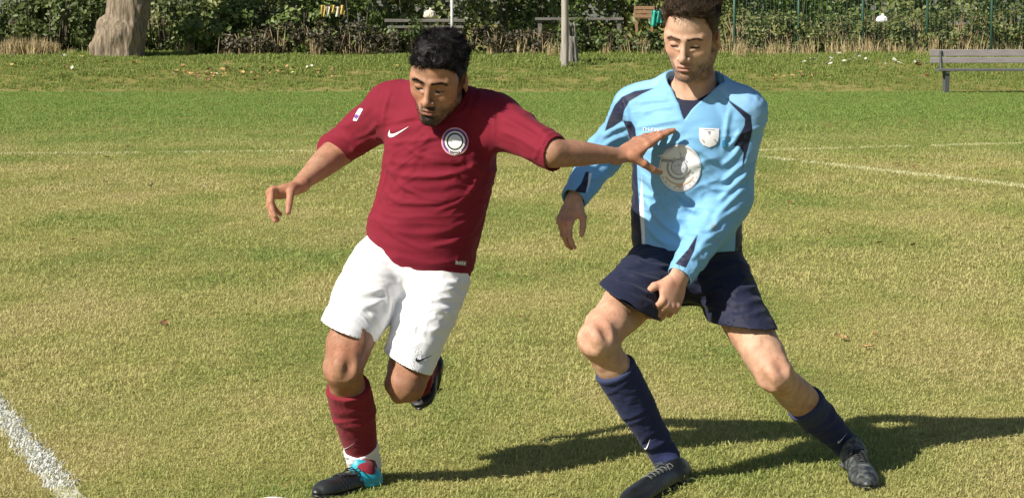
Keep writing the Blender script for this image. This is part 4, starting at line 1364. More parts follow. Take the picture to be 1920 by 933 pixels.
    attr_f(shirt, (noise3(V * 60) - .52) * .01 * np.exp(-((px[:, 0] - 1340) ** 2 + (px[:, 1] - 432) ** 2) / 20 ** 2) - .0005 - .01 * (np.hypot(px[:, 0] - 1340, px[:, 1] - 432) > 24), 'mud')
    us = [loft([(P(1291, 270, 7.10), (1, -.16, 0), .145, .114, .10), (P(1291, 235, 7.10), (1, -.16, 0), .145, .111, .10), (P(1294, 196, 7.10), (1, -.16, -.01), .124, .089, .082), (P(1300, 165, 7.10), (1, -.16, -.02), .086, .066, .064)], .02),
          prism([(1225, 120), (1250, 160), (1268, 182), (1290, 186), (1315, 181), (1340, 165), (1362, 120)], 6.6, 7.085, .004)]
    V, Q = skin_surface(us, .0036, 1)
    mesh_np('undershirt', V, Q, M_navy_cloth, blue)
    sf = Surf(shirt)
    # round sponsor print
    q = [(ring(1275, 315, .1, 41, n=56, sx=.96, sy=1.08, rot=0, m=8), 0)]
    lay(sf, 'sponsor_print', [M_print_white], shirt, q)
    q = [(ring(1273, 314, 19.5, 22.5, 10, 205, 30), 0), (ring(1273, 314, 22.5, 23.4, 10, 205, 30), 1), (ring(1273, 313, .1, 13, n=24), 2), (ring(1273, 313, 13, 15.2, n=30), 0),
         (ring(1273, 313, 17.0, 19, 235, 330, 20), 0),
         (fill([(1266, 318), (1282, 315)], [(1267, 322), (1283, 319)]), 3), (fill([(1264, 310), (1281, 308)], [(1265, 312), (1281, 310)]), 3),
         (ring(1274, 316, 28, 31, 30, 150, 24, 1, 1.0), 1), (fill([(1267, 345), (1284, 344)], [(1268, 351), (1283, 350)]), 1),
         (fill([(1268, 291), (1273, 283)], [(1278, 291), (1274, 283)]), 1), (ring(1275, 315, 37.5, 39, 0, 360, 60, .96, 1.08), 4)]
    for i in range(9):
        a = R(25 + i * 16)
        x, y = 1274 + 34 * math.cos(a), 316 + 36 * math.sin(a)
        q.append(([[(x - 1.4, y - 1.4), (x + 1.4, y - 1.4)], [(x - 1.4, y + 1.4), (x + 1.4, y + 1.4)]], 1 if i % 3 else 4))
    M_print_pale = simple_mat('pale_grey_print', (.62, .63, .70), .55, .05, 30)
    lay(sf, 'sponsor_emblem', [M_print_grey, M_print_tan, M_print_pale, M_print_grey, M_print_pale], shirt, q, .0026)
    # white beak shape left of the print; grey bars are painted fold shadow
    lay(sf, 'sponsor_wing_fold_shade', [M_print_white, M_print_grey], shirt, [(fill([(1232, 293), (1246, 294), (1262, 296), (1276, 297)], [(1233, 292.6), (1246, 288), (1258, 282), (1272, 272)]), 0),
        (fill([(1240, 303), (1262, 304)], [(1241, 298), (1262, 299)]), 1), (fill([(1244, 283), (1262, 276)], [(1246, 280), (1264, 272)]), 1)], .0034)
    # shield
    l = [(1311, 240), (1310.5, 252), (1312, 264), (1318, 272), (1329, 276)]
    r_ = [(1348, 241), (1348, 252), (1346, 265), (1341, 272), (1330, 276.5)]
    lay(sf, 'shield_badge', [M_print_white], shirt, [(fill(l, r_, 8), 0)])
    lay(sf, 'shield_marks', [M_print_grey, M_print_tan], shirt, [(fill([(1326, 246), (1329, 252)], [(1332, 246), (1330, 252)]), 0), (fill([(1315, 262), (1319, 267)], [(1318, 261), (1320, 266)]), 1), (fill([(1320, 243), (1340, 243)], [(1320, 244), (1340, 244)]), 0),
        (fill([(1338, 262), (1341, 266)], [(1341, 261), (1342, 265)]), 0)], .0026)
    lay(sf, 'chest_tab', [simple_mat('teal_print', (.03, .22, .42), .6, .1, 30)], shirt, [(fill([(1354, 264), (1353, 276)], [(1360, 262), (1360, 275)]), 0)])
    # small wordmark, mostly behind the fingers
    q = []
    xs = [1206, 1211, 1216, 1222, 1228, 1233, 1238]
    for i, x in enumerate(xs):
        y = 242 + .05 * (x - 1206)
        q.append((fill([(x, y - 3), (x, y + 3)], [(x + 1.5, y - 3), (x + 1.5, y + 3)], 2), 0))
        q.append((fill([(x, y - 3 + (i % 3) * 2), (x, y - 1.6 + (i % 3) * 2)], [(x + 4, y - 3 + (i % 3) * 2), (x + 4, y - 1.6 + (i % 3) * 2)], 2), 0))
    lay(sf, 'wordmark', [M_print_white], shirt, q)

    # shorts
    pel = [(P(1292, 528, 7.10), (1, -.06, 0), .148, .108, .116), (P(1290, 510, 7.11), (1, -.06, 0), .166, .118, .124), (P(1290, 478, 7.115), (1, -.08, 0), .158, .110, .112), (P(1288, 440, 7.115), (1, -.1, 0), .145, .10, .10)]
    hR = hem_on(hipR, kneeR, f1r, 0, 567) + np.array([.006, 0, 0]); hL = hem_on(hipL, kneeL, f1l, 0, 608) - np.array([.017, 0, 0])
    hR0, hL0 = P(1228, 512, 7.07), P(1348, 520, 7.11)
    aR, aL = nrm(hR - hR0), nrm(hL - hL0)
    nR = nrm(np.cross(P(1245, 604, 6.93) - P(1124, 530, 6.93), np.array([0, -1, .03]))); nR = nR if nR @ aR > 0 else -nR
    nL = nrm(np.cross(P(1449, 612, 6.97) - P(1330, 604, 6.97), np.array([0, -1, .03]))); nL = nL if nL @ aL > 0 else -nL
    S = [loft(pel, .02)]
    S += [limb(hR0, hR, f1r, [(0, .092, .100, .094), (.5, .100, .106, .100), (1, .104, .106, .106)], .03, capb=nR)]
    S += [limb(hL0, hL, f1l, [(0, .092, .102, .090), (.5, .092, .102, .088), (1, .090, .098, .088)], .03, capb=nL, capa=None)]
    for h, a, f, r in ((hR, aR, f1r, (.098, .102, .100)), (hL, aL, f1l, (.084, .092, .081))):
        S += [limb(h - a * .05, h + a * .07, f, [(0, r[0] - .012, r[1] - .012, r[2] - .012), (.45, *r), (1, *r)], .004, sub=True)]
    S2 = S
    V, Q = skin_surface(S, .0032, 1)
    folds = [([(1165, 500), (1200, 520), (1240, 530)], .006, 7), ([(1150, 520), (1190, 540), (1235, 555)], .005, 7), ([(1185, 485), (1220, 496), (1262, 500)], .006, 6), ([(1140, 532), (1190, 556), (1240, 582)], .004, 8),
             ([(1300, 545), (1330, 548), (1360, 540)], .007, 7), ([(1290, 560), (1320, 570), (1345, 572)], .007, 7), ([(1295, 525), (1320, 522), (1345, 515)], .006, 6), ([(1375, 545), (1405, 540), (1425, 535)], .007, 7),
             ([(1368, 575), (1400, 568), (1435, 560)], .008, 8), ([(1370, 595), (1410, 590), (1440, 582)], .006, 7), ([(1390, 520), (1412, 518), (1420, 510)], .008, 7), ([(1380, 490), (1400, 500), (1418, 512)], .006, 7), ([(1305, 590), (1325, 598), (1345, 600)], .006, 7),
             ([(1127, 525), (1185, 566), (1243, 600)], .002, 4), ([(1333, 600), (1390, 608), (1445, 606)], .002, 4)]
    V = crease(V, Q, folds, .0032, (8, 8, 16), 7.0, 1.2, .85, [(hR, nR, .04), (hL, nL, .04)])
    shorts = mesh_np('shorts', V, Q, M_navy_cloth, blue)

    def banded(o, pts_knee, pts_ank, bands):
        v = V0(o); sh = pts_ank - pts_knee; t = ((v - pts_knee) @ sh) / (sh @ sh)
        d = np.full(len(v), -1.0)
        for b0, b1 in bands: d = np.maximum(d, np.minimum(t - b0, b1 - t) * .4)
        attr_f(o, d, 'band')
    sk = sock_prims(kneeR, ankR, f2r, .27, .93, [(.29, .02, .002), (.62, .05, .0025), (.90, .05, .003)], core=boot_core(G(1283, 893, .006), G(1168, 952, .006)))
    V, Q = skin_surface(sk, .003, 1)
    V = crease(V, Q, [([(1163, 792), (1190, 786), (1217, 770)], -.004, 4), ([(1205, 838), (1220, 822), (1240, 812)], -.005, 4), ([(1200, 842), (1225, 838), (1252, 826)], .004, 7), ([(1128, 742), (1160, 728), (1188, 706)], .002, 4)], .001, (20, 20, 30), 2.0)
    so = mesh_np('sock', V, Q, M_navy_sock, blue); banded(so, kneeR, ankR, [(.0, .285)])
    lay(Surf(so), 'sock_logo', [M_print_white], so, [(swoosh(1211, 843, 12, -18, -5, -5), 0)])
    boot(G(1283, 893, .006) + np.array([0, .0, .0]), G(1168, 952, .006), (0, 0, 1), ankR, 'boot', BOOT_BLACK, blue, 'black boot with grey laces', .044)
    sk = sock_prims(kneeL, ankL, f2l, .42, .89, [(.45, .02, .003), (.62, .03, .003), (.78, .03, .002)], core=boot_core(G(1597, 868, .014), G(1628, 917, .006)))
    V, Q = skin_surface(sk, .003, 1)
    V = crease(V, Q, [([(1525, 800), (1550, 795), (1575, 775)], .004, 5), ([(1540, 812), (1565, 805), (1590, 790)], .004, 5), ([(1555, 830), (1580, 826), (1605, 808)], .003, 5)], .0012, (20, 20, 30), 2.0)
    so = mesh_np('sock', V, Q, M_navy_sock, blue); banded(so, kneeL, ankL, [(.40, .56)])
    lay(Surf(so), 'sock_logo', [M_print_white], so, [(swoosh(1570, 832, 17, -14, 1, -10), 0)])
    boot(G(1597, 868, .014), G(1628, 917, .006), (.0, .0, 1), ankL, 'boot', BOOT_CAMO, blue, 'worn black and grey boot', .042)
# ------------------------------------------------------------------ ground
BANK0, BANK1, BANKH = 43.5, 53.0, .50
def gz(x, y):
    x = np.asarray(x, float); y = np.asarray(y, float)
    s = smooth01(y, BANK0, BANK1) * BANKH
    X = np.stack([x * .8, y * .8, np.zeros_like(x + y)], -1).reshape(-1, 3)
    b = noise3(X).reshape(np.shape(x + y)) * .05 * smooth01(y, BANK0, BANK0 + 3)
    return s + b

def grass_ground_mat():
    m, nt, bs = mat('turf_soil')
    ge = N_(nt, 'ShaderNodeNewGeometry')
    n1 = noise_node(nt, .55, 5, .6, ge.outputs['Position']); n2 = noise_node(nt, 26, 4, .7, ge.outputs['Position'])
    r1 = ramp(nt, [(.35, (.18, .20, .05)), (.55, (.31, .28, .10)), (.70, (.36, .30, .13))])
    nt.links.new(n1.outputs[0], r1.inputs[0])
    r2 = ramp(nt, [(.25, (.45, .45, .45)), (.75, (1.25, 1.22, 1.1))])
    nt.links.new(n2.outputs[0], r2.inputs[0])
    nt.links.new(mix_rgb(nt, r1.outputs[0], r2.outputs[0], 1.0, 'MULTIPLY'), bs.inputs['Base Color'])
    bs.inputs['Roughness'].default_value = .95
    bs.inputs['Specular IOR Level'].default_value = .1
    nt.links.new(bump(nt, n2.outputs[0], .8, .03), bs.inputs['Normal'])
    return m
M_soil = grass_ground_mat()
ys = np.concatenate([np.linspace(-30, 40, 30), np.linspace(41, 60, 60), np.linspace(64, 400, 24)])
xs = np.concatenate([np.linspace(-220, -22, 16), np.linspace(-20, 20, 81), np.linspace(22, 220, 16)])
gx, gy = np.meshgrid(xs, ys)
gv = np.stack([gx, gy, gz(gx, gy)], -1).reshape(-1, 3)
nx, ny = len(xs), len(ys)
ii = (np.arange(ny - 1)[:, None] * nx + np.arange(nx - 1)[None]).ravel()
gf = np.stack([ii, ii + 1, ii + 1 + nx, ii + nx], 1)
ground = mesh_np('playing_field', gv, gf, M_soil)
tag(ground, kind='structure')

# ------------------------------------------------------------------ grass
def blade_mat(name, pal, patch, trans=.35, tipc=1.2):
    """pal: colours over the random value of a tuft; patch: colours over the slow variation of the field"""
    m, nt, bs = mat(name)
    ge = N_(nt, 'ShaderNodeNewGeometry'); ob = N_(nt, 'ShaderNodeObjectInfo')
    mp = N_(nt, 'ShaderNodeMapping'); mp.inputs['Scale'].default_value = (1.0, .45, 1)
    nt.links.new(ge.outputs['Position'], mp.inputs['Vector'])
    n1 = noise_node(nt, .75, 5, .6, mp.outputs[0])
    r1 = ramp(nt, patch); nt.links.new(n1.outputs[0], r1.inputs[0])
    # farther turf turns greener (a strip beyond the touchline that is cut less)
    sx = N_(nt, 'ShaderNodeSeparateXYZ'); nt.links.new(ge.outputs['Position'], sx.inputs[0])
    rnd = N_(nt, 'ShaderNodeAttribute', attribute_name='rnd'); rnd.attribute_type = 'GEOMETRY'
    n2 = noise_node(nt, 55, 2, .5, ge.outputs['Position'])
    r2 = ramp(nt, pal); nt.links.new(n2.outputs[0], r2.inputs[0])
    c = mix_rgb(nt, r1.outputs[0], r2.outputs[0], .36)
    mr = N_(nt, 'ShaderNodeMapRange'); mr.inputs[1].default_value = 22; mr.inputs[2].default_value = 32
    nt.links.new(sx.outputs[1], mr.inputs[0])
    c = mix_rgb(nt, c, FAR_GREEN, mr.outputs[0])
    nt.links.new(c, bs.inputs['Base Color'])
    bs.inputs['Roughness'].default_value = .65
    bs.inputs['Specular IOR Level'].default_value = .18
    tr = N_(nt, 'ShaderNodeBsdfTranslucent'); nt.links.new(c, tr.inputs[0])
    mx = N_(nt, 'ShaderNodeMixShader'); mx.inputs[0].default_value = trans
    nt.links.new(bs.outputs[0], mx.inputs[1]); nt.links.new(tr.outputs[0], mx.inputs[2])
    nt.links.new(mx.outputs[0], nt.nodes['Material Output'].inputs[0])
    return m
FAR_GREEN = (.245, .345, .085)
M_turf = blade_mat('turf_blades', [(.30, (.24, .29, .075)), (.48, (.42, .43, .14)), (.66, (.66, .60, .30))],
                   [(.36, (.20, .31, .065)), (.44, (.34, .38, .105)), (.52, (.50, .475, .175)), (.61, (.60, .51, .24))])
FAR_GREEN = (.25, .31, .08)
M_rough = blade_mat('rough_blades', [(.3, (.15, .21, .04)), (.5, (.26, .29, .065)), (.68, (.44, .40, .15))],
                    [(.35, (.16, .23, .042)), (.5, (.25, .29, .06)), (.65, (.38, .36, .11))])
M_straw = simple_mat('dry_stalk', (.42, .33, .17), .8, .35, 5)
M_paint = simple_mat('line_paint', (.58, .59, .54), .9, .25, 40)
M_paint_worn = simple_mat('worn_line_paint', (.54, .53, .28), .9, .25, 40)
M_paint_thin = simple_mat('thin_line_paint', (.50, .50, .40), .9, .5, 55)

def tuft(n, h, w, spread, lean, m, name, seed, mats=None):
    r = np.random.default_rng(seed)
    V, F, fm = [], [], []
    for i in range(n):
        a = r.uniform(0, 6.283); rr = spread * math.sqrt(r.random())
        p = np.array([math.cos(r.uniform(0, 6.283)) * rr, math.sin(r.uniform(0, 6.283)) * rr, -.004])
        L = h * r.uniform(.5, 1.25); ld = r.uniform(.1, 1) * lean
        d = np.array([math.cos(a), math.sin(a), 0]); s = np.array([-math.sin(a), math.cos(a), 0]) * w * r.uniform(.7, 1.3) / 2
        b = len(V)
        m1 = p + d * L * ld * .35 + np.array([0, 0, L * .55]); tip = p + d * L * ld + np.array([0, 0, L * (1 - .45 * ld)])
        V += [p - s, p + s, m1 + s * .8, m1 - s * .8, tip]
        F += [(b, b + 1, b + 2, b + 3), (b + 3, b + 2, b + 4)]
        fm += [0, 0]
    me = bpy.data.meshes.new(name); me.from_pydata([tuple(v) for v in V], [], F)
    for q in (mats or [m]): me.materials.append(q)
    return me

def scatter(name, pts, scl, meshes, parent=None):
    """one object of kind stuff: tufts set on points by geometry nodes"""
    me = bpy.data.meshes.new(name); n = len(pts)
    me.vertices.add(n); me.vertices.foreach_set('co', np.asarray(pts, dtype=np.float32).ravel())
    a = me.attributes.new('scl', 'FLOAT', 'POINT'); a.data.foreach_set('value', np.asarray(scl, dtype=np.float32))
    a = me.attributes.new('pick', 'INT', 'POINT'); a.data.foreach_set('value', RNG.integers(0, len(meshes), n).astype(np.int32))
    a = me.attributes.new('rot', 'FLOAT_VECTOR', 'POINT')
    rv = np.zeros((n, 3), dtype=np.float32); rv[:, 2] = RNG.uniform(0, 6.283, n); rv[:, :2] = RNG.normal(0, .12, (n, 2))
    a.data.foreach_set('vector', rv.ravel())
    for m in meshes[0].materials: me.materials.append(m)
    o = bpy.data.objects.new(name, me); C.objects.link(o); tag(o, kind='stuff')
    g = bpy.data.node_groups.new(name + '_nodes', 'GeometryNodeTree')
    g.interface.new_socket('Geometry', in_out='INPUT', socket_type='NodeSocketGeometry')
    g.interface.new_socket('Geometry', in_out='OUTPUT', socket_type='NodeSocketGeometry')
    gi = g.nodes.new('NodeGroupInput'); go = g.nodes.new('NodeGroupOutput')
    iop = g.nodes.new('GeometryNodeInstanceOnPoints'); iop.inputs['Pick Instance'].default_value = True
    join = g.nodes.new('GeometryNodeGeometryToInstance')
    for m in meshes:                                   # each tuft mesh enters through an unlinked object
        src = bpy.data.objects.new(m.name, m)
        oi = g.nodes.new('GeometryNodeObjectInfo'); oi.inputs['Object'].default_value = src; oi.inputs['As Instance'].default_value = True
        g.links.new(oi.outputs['Geometry'], join.inputs[0])
    # order of the joined instances does not matter: they are alike
    g.links.new(gi.outputs[0], iop.inputs['Points']); g.links.new(join.outputs[0], iop.inputs['Instance'])
    def at(nm, ty):
        q = g.nodes.new('GeometryNodeInputNamedAttribute'); q.data_type = ty; q.inputs['Name'].default_value = nm
        return q.outputs['Attribute']
    g.links.new(at('pick', 'INT'), iop.inputs['Instance Index']); g.links.new(at('scl', 'FLOAT'), iop.inputs['Scale'])
    g.links.new(at('rot', 'FLOAT_VECTOR'), iop.inputs['Rotation'])
    g.links.new(iop.outputs[0], go.inputs[0])
    md = o.modifiers.new('tufts', 'NODES'); md.node_group = g
    return o

def wedge(n, d0, d1, margin=1.2):
    """random ground points in view between two distances, evenly spread"""
    d = np.sqrt(RNG.uniform(0, 1, n * 2) * (d1 ** 2 - d0 ** 2) + d0 ** 2)
    x = RNG.uniform(-1, 1, n * 2) * (d1 * 960 / FPX * 1.22 + margin)
    k = np.abs(x) < d * 960 / FPX * 1.22 + margin
    x, d = x[k][:n], d[k][:n]
    return x, d

# painted lines: two end points on the ground, half width, wear
def seg(p, q, ext0=0, ext1=0):
    p, q = np.array(p[:2]), np.array(q[:2]); u = nrm(q - p)
    return p - u * ext0, q + u * ext1
LINES = [(*seg(G(0, 777), G(131, 932), 0.5, 1.0), .034, .30),
         (*seg(G(0, 290), G(725, 284), 2.0, 0.0), .036, .3), (*seg(G(725, 284), G(1440, 283.5), 0, 0), .034, .35), (*seg(G(1440, 283.5), G(1920, 270), 0, 2.0), .036, .3),
         (*seg(G(1415, 294), G(1925, 351), 0, 2), .042, .2)]
def on_line(x, y):
    P2 = np.stack([x, y], 1); hit = np.zeros(len(x), bool); prob = np.zeros(len(x))
    for p, q, w, wear in LINES:
        e = q - p; t = np.clip(((P2 - p) @ e) / (e @ e), 0, 1)
        d = np.linalg.norm(P2 - p - t[:, None] * e, axis=1)
        wob = noise3(np.stack([x * 9, y * 9, x * 0], 1)) * .014
        m = d < w + wob
        hit |= m & (RNG.random(len(x)) > wear)
    return hit

XS, DS, SC = [], [], []
for n, d0, d1, s in ((46000, 5.6, 8.5, 1.0), (40000, 8.5, 12, 1.15), (42000, 12, 18, 1.4), (38000, 18, 28, 1.75), (42000, 28, 44, 2.4)):
    x, d = wedge(n, d0, d1, 1.5)
    XS.append(x); DS.append(d); SC.append(s * RNG.uniform(.75, 1.25, len(x)))
X_, D_, S_ = np.concatenate(XS), np.concatenate(DS), np.concatenate(SC)
# patches of longer and shorter turf
S_ *= 1 + .22 * fbm(np.stack([X_ * 1.7, D_ * .9, X_ * 0], 1), 2)
hit = on_line(X_, D_)
pts = np.stack([X_, D_, gz(X_, D_)], 1)
tufts = [tuft(20, .017, .0028, .038, 1.5, M_turf, 'turf_tuft', 40 + i) for i in range(5)]
scatter('turf_grass', pts[~hit], S_[~hit], tufts)
white = [tuft(13, .024, .0040, .026, 1.0, M_paint, 'painted_tuft', 60 + i) for i in range(3)]
xl, yl, sl = [], [], []
for (p, q, w, wear) in LINES:
    L = np.linalg.norm(q - p); dm = (p[1] + q[1]) / 2
    n = int(L * (300 if dm < 9 else 200) * (1 - wear))
    t = RNG.random(n); off = RNG.uniform(-1, 1, n) * w * (1 + .2 * RNG.normal(0, 1, n))
    u = (q - p) / L; nn_ = np.array([-u[1], u[0]])
    pp = p + t[:, None] * (q - p) + off[:, None] * nn_
    k = noise3(np.stack([pp[:, 0] * 3, pp[:, 1] * 3, pp[:, 0] * 0], 1)) > -.9 + wear * 1.0
    xl.append(pp[k, 0]); yl.append(pp[k, 1]); sl.append(np.full(k.sum(), 1.0 if dm < 9 else 1.25))
xl, yl, sl = np.concatenate(xl), np.concatenate(yl), np.concatenate(sl)
worn = [tuft(13, .024, .0044, .026, 1.0, M_paint_worn, 'worn_tuft', 70 + i) for i in range(3)]
nr_ = yl < 10
scatter('painted_grass', np.stack([xl, yl, gz(xl, yl)], 1)[nr_], (sl * RNG.uniform(.8, 1.2, len(xl)))[nr_], white)
scatter('worn_line_grass', np.stack([xl, yl, gz(xl, yl)], 1)[~nr_], (sl * RNG.uniform(.8, 1.2, len(xl)))[~nr_], worn)
# line paint on the soil: thin sheets with ragged edges
for i, (p, q, w, wear) in enumerate(LINES):
    if i: continue          # the far lines are worn: only painted blades are left
    u = nrm(q - p); nn_ = np.array([-u[1], u[0]]); n = int(np.linalg.norm(q - p) / .05)
    rows = []
    for k in range(n + 1):
        c = p + (q - p) * k / n; a = w * (.85 + .35 * RNG.random()); b = w * (.85 + .35 * RNG.random())
        rows.append([(*(c - nn_ * a), .004), (*(c + nn_ * b), .004)])
    mb = MB(); mb.quad_strip(rows); o = mb.build('pitch_line', M_paint_thin); tag(o, kind='structure')

def bx(px, d): return (px - 960) / FPX * d
# rougher grass on the bank and at the hedge foot
rough = [tuft(22, .085, .012, .10, 1.0, M_rough, 'rough_tuft', 80 + i) for i in range(4)]
x, d = wedge(19000, 44.0, 55.5, 2.0)
dens = RNG.random(len(x)) < smooth01(d, 43.5, 46.5) * .9 + .1
x, d = x[dens], d[dens]
scatter('bank_grass', np.stack([x, d, gz(x, d)], 1), RNG.uniform(.6, 1.3, len(x)) * (1 + .3 * noise3(np.stack([x, d, x * 0], 1))) * np.interp(d, [44, 53, 55], [.7, 1.15, 1.5]), rough)
stalk = [tuft(16, .42, .012, .12, .55, M_straw, 'dry_tuft', 90 + i) for i in range(4)]
x = np.concatenate([RNG.uniform(-13.5, 13.5, 1500), RNG.normal(bx(30, 53), .55, 260)]); d = np.concatenate([RNG.uniform(53.0, 54.6, 1500), RNG.uniform(52.6, 53.6, 260)])
pxx = 960 + x / d * FPX
wgt = np.interp(pxx, [-100, 0, 90, 110, 330, 360, 620, 700, 1000, 1080, 1240, 1360, 1420, 1750, 1800, 2100], [.6, .6, .55, .06, .06, .10, .08, .08, .12, .15, .15, .22, .42, .42, .25, .25])
k = RNG.random(len(x)) < wgt
scatter('dry_grass', np.stack([x, d, gz(x, d)], 1)[k], RNG.uniform(.5, 1.25, k.sum()), stalk)

# ------------------------------------------------------------------ foliage
def leaf_mat(name, cols, trans=.3, rough=.5):
    m, nt, bs = mat(name)
    ge = N_(nt, 'ShaderNodeNewGeometry')
    oi = N_(nt, 'ShaderNodeObjectInfo')
    n1 = noise_node(nt, 1.4, 3, .6, ge.outputs['Position'])
    a = N_(nt, 'ShaderNodeMath', operation='MULTIPLY_ADD'); a.inputs[1].default_value = .55
    nt.links.new(ge.outputs['Random Per Island'], a.inputs[0])
    b = N_(nt, 'ShaderNodeMath', operation='MULTIPLY_ADD'); b.inputs[1].default_value = .9; b.inputs[2].default_value = -.22
    nt.links.new(n1.outputs[0], b.inputs[0]); nt.links.new(b.outputs[0], a.inputs[2])
    r = ramp(nt, [(i / (len(cols) - 1), c) for i, c in enumerate(cols)])
    nt.links.new(a.outputs[0], r.inputs[0]); nt.links.new(r.outputs[0], bs.inputs['Base Color'])
    bs.inputs['Roughness'].default_value = rough
    tr = N_(nt, 'ShaderNodeBsdfTranslucent'); nt.links.new(r.outputs[0], tr.inputs[0])
    mx = N_(nt, 'ShaderNodeMixShader'); mx.inputs[0].default_value = trans
    nt.links.new(bs.outputs[0], mx.inputs[1]); nt.links.new(tr.outputs[0], mx.inputs[2])
    nt.links.new(mx.outputs[0], nt.nodes['Material Output'].inputs[0])
    return m
M_leaf_dark = leaf_mat('ivy_leaf', [(.035, .060, .016), (.07, .105, .026), (.13, .17, .045), (.24, .26, .10)])
M_leaf_green = leaf_mat('hedge_leaf', [(.05, .085, .018), (.10, .15, .032), (.17, .23, .05), (.30, .34, .11)])
M_leaf_olive = leaf_mat('bramble_leaf', [(.07, .10, .025), (.14, .175, .045), (.23, .25, .08), (.36, .33, .15)])
M_leaf_brown = leaf_mat('withered_leaf', [(.035, .036, .020), (.06, .055, .03), (.12, .10, .055), (.22, .18, .10)])
M_stem = simple_mat('stem_bark', (.10, .075, .05), .85, .4, 20)
M_stem_dry = simple_mat('dry_stem', (.30, .22, .13), .85, .35, 12)
M_bark = None

def leaf_cards(n, rad, size, r, shell=.55, flat=1.0, zbias=0.0):
    """many folded leaves spread through an ellipsoid, in loose clumps"""
    V = np.zeros((n, 6, 3))
    nc = max(10, n // 45)
    cc = nrm3(r.normal(0, 1, (nc, 3))) * (r.uniform(shell, 1.0, nc) ** .6)[:, None]
    ci = r.integers(0, nc, n)
    c = cc[ci] + r.normal(0, .13, (n, 3))
    out = nrm3(c + 1e-6)
    c = c * np.asarray(rad)
    nn = nrm3(out * .7 + r.normal(0, .6, (n, 3)) + np.array([0, -.35, .45]))
    t1 = nrm3(np.cross(nn, r.normal(0, 1, (n, 3)))); t2 = np.cross(nn, t1)
    s = size * r.uniform(.55, 1.25, n)[:, None]
    dr = t1 * .62; w = t2 * .36
    V[:, 0] = c - dr * s; V[:, 1] = c - dr * s * .25 - w * s + nn * s * .10; V[:, 2] = c + dr * s * .35 - w * s * .8 + nn * s * .10
    V[:, 3] = c + dr * s - nn * s * .12; V[:, 4] = c + dr * s * .35 + w * s * .8 + nn * s * .10; V[:, 5] = c - dr * s * .25 + w * s + nn * s * .10
    b = (np.arange(n) * 6)[:, None]
    F = np.concatenate([b + np.array([[0, 1, 2, 3]]), b + np.array([[0, 3, 4, 5]])])
    return V.reshape(-1, 3), F

_bush_mesh = {}
def bush(name, label, group, x, y, rad, size, n, lm, kind, seed, stem_n=14, sm=None, cat='bush'):
    r = np.random.default_rng(seed)
    z = float(gz(x, y))
    root = empty(name, (x, y, z), r.uniform(-.4, .4))
    tag(root, label, cat, group)
    V, F = leaf_cards(n, rad, size, r)
    V[:, 2] += rad[2] * .92
    V[:, 2] = np.where(V[:, 2] < .02, .02 + np.abs(V[:, 2]) * .3, V[:, 2])
    f = mesh_np('foliage', V, F, lm, root, False, True); f['kind'] = 'stuff'
    mb = MB()
    for i in range(stem_n):
        a = r.uniform(0, 6.283); q = r.random()
        p0 = np.array([math.cos(a) * rad[0] * .55 * q, math.sin(a) * rad[1] * .55 * q, -.05])
        p2 = np.array([math.cos(a) * rad[0] * .9 * q, math.sin(a) * rad[1] * .9 * q, rad[2] * r.uniform(.9, 1.8)])
        p1 = (p0 + p2) / 2 + r.normal(0, .1, 3)
        mb.tube([p0, p1, p2], [.022, .015, .006], 5)
    s = mb.build('stems', sm or M_stem, root, True, True); s['kind'] = 'stuff'
    return root

# front line of bushes: (photo x, distance, radii, leaf size, leaves, kind)
FRONT = [(-60, 54.2, 1.0, .75, 1.25, 'ivy'), (45, 54.4, .95, .7, 1.3, 'ivy'), (125, 54.3, .8, .7, 1.35, 'ivy'), (215, 54.8, .8, .7, 1.45, 'ivy'), (318, 55.7, .9, .7, 1.6, 'ivy'),
         (400, 54.0, .8, .7, 1.05, 'hedge'), (470, 54.4, .9, .7, 1.25, 'hedge'), (560, 54.6, .9, .7, 1.3, 'hedge'), (640, 55.0, .9, .7, 1.4, 'hedge'),
         (455, 53.4, .6, .45, .62, 'scrub'), (520, 53.4, .55, .45, .70, 'scrub'), (600, 53.5, .60, .45, .74, 'scrub'), (680, 53.5, .60, .45, .72, 'scrub'), (735, 53.6, .5, .45, .62, 'scrub'), (800, 53.6, .55, .45, .66, 'scrub'), (925, 53.8, .60, .45, .70, 'scrub'), (1000, 53.9, .55, .45, .66, 'scrub'), (768, 53.7, .5, .4, .86, 'hedgelow'), (1075, 53.9, .45, .4, .78, 'hedgelow'),
         (1140, 53.9, .65, .5, .55, 'hedgelow'), (1205, 54.0, .55, .5, .5, 'hedgelow'),
         (1385, 54.6, .9, .6, 1.0, 'bramble'), (1460, 54.4, .85, .6, .95, 'bramble'), (1545, 54.5, .9, .6, .92, 'bramble'), (1630, 54.6, .9, .6, 1.0, 'bramble'), (1715, 54.5, .9, .6, .95, 'bramble'), (1800, 54.4, .9, .6, 1.0, 'bramble'), (1890, 54.5, .95, .6, 1.05, 'bramble'), (1990, 54.5, 1.0, .6, 1.05, 'bramble')]
KINDS = dict(ivy=('ivy_bush', 'dark ivy covered bush', 'bush', 'dark ivy bushes beside the big trunk', M_leaf_dark, .105, 1250, None),
             hedge=('hedge_bush', 'leafy green bush', 'bush', 'leafy green bushes right of the trunk', M_leaf_green, .125, 1250, None),
             hedgelow=('low_bush', 'low dark green bush behind the post', 'bush', 'low bushes behind the post', M_leaf_dark, .09, 650, None),
             scrub=('withered_shrub', 'low withered brown shrub', 'shrub', 'withered shrubs along the hedge foot', M_leaf_brown, .075, 620, M_stem_dry),
             bramble=('bramble_bush', 'tangled olive bramble', 'bramble', 'brambles between the blond player and the bench', M_leaf_olive, .075, 1700, M_stem_dry))
GRP = {}
ORD = ['leftmost ', 'second from left ', 'third from left ', 'fourth from left ', 'fifth from left ', 'sixth from left ', 'seventh from left ', 'eighth from left ', 'ninth from left ']
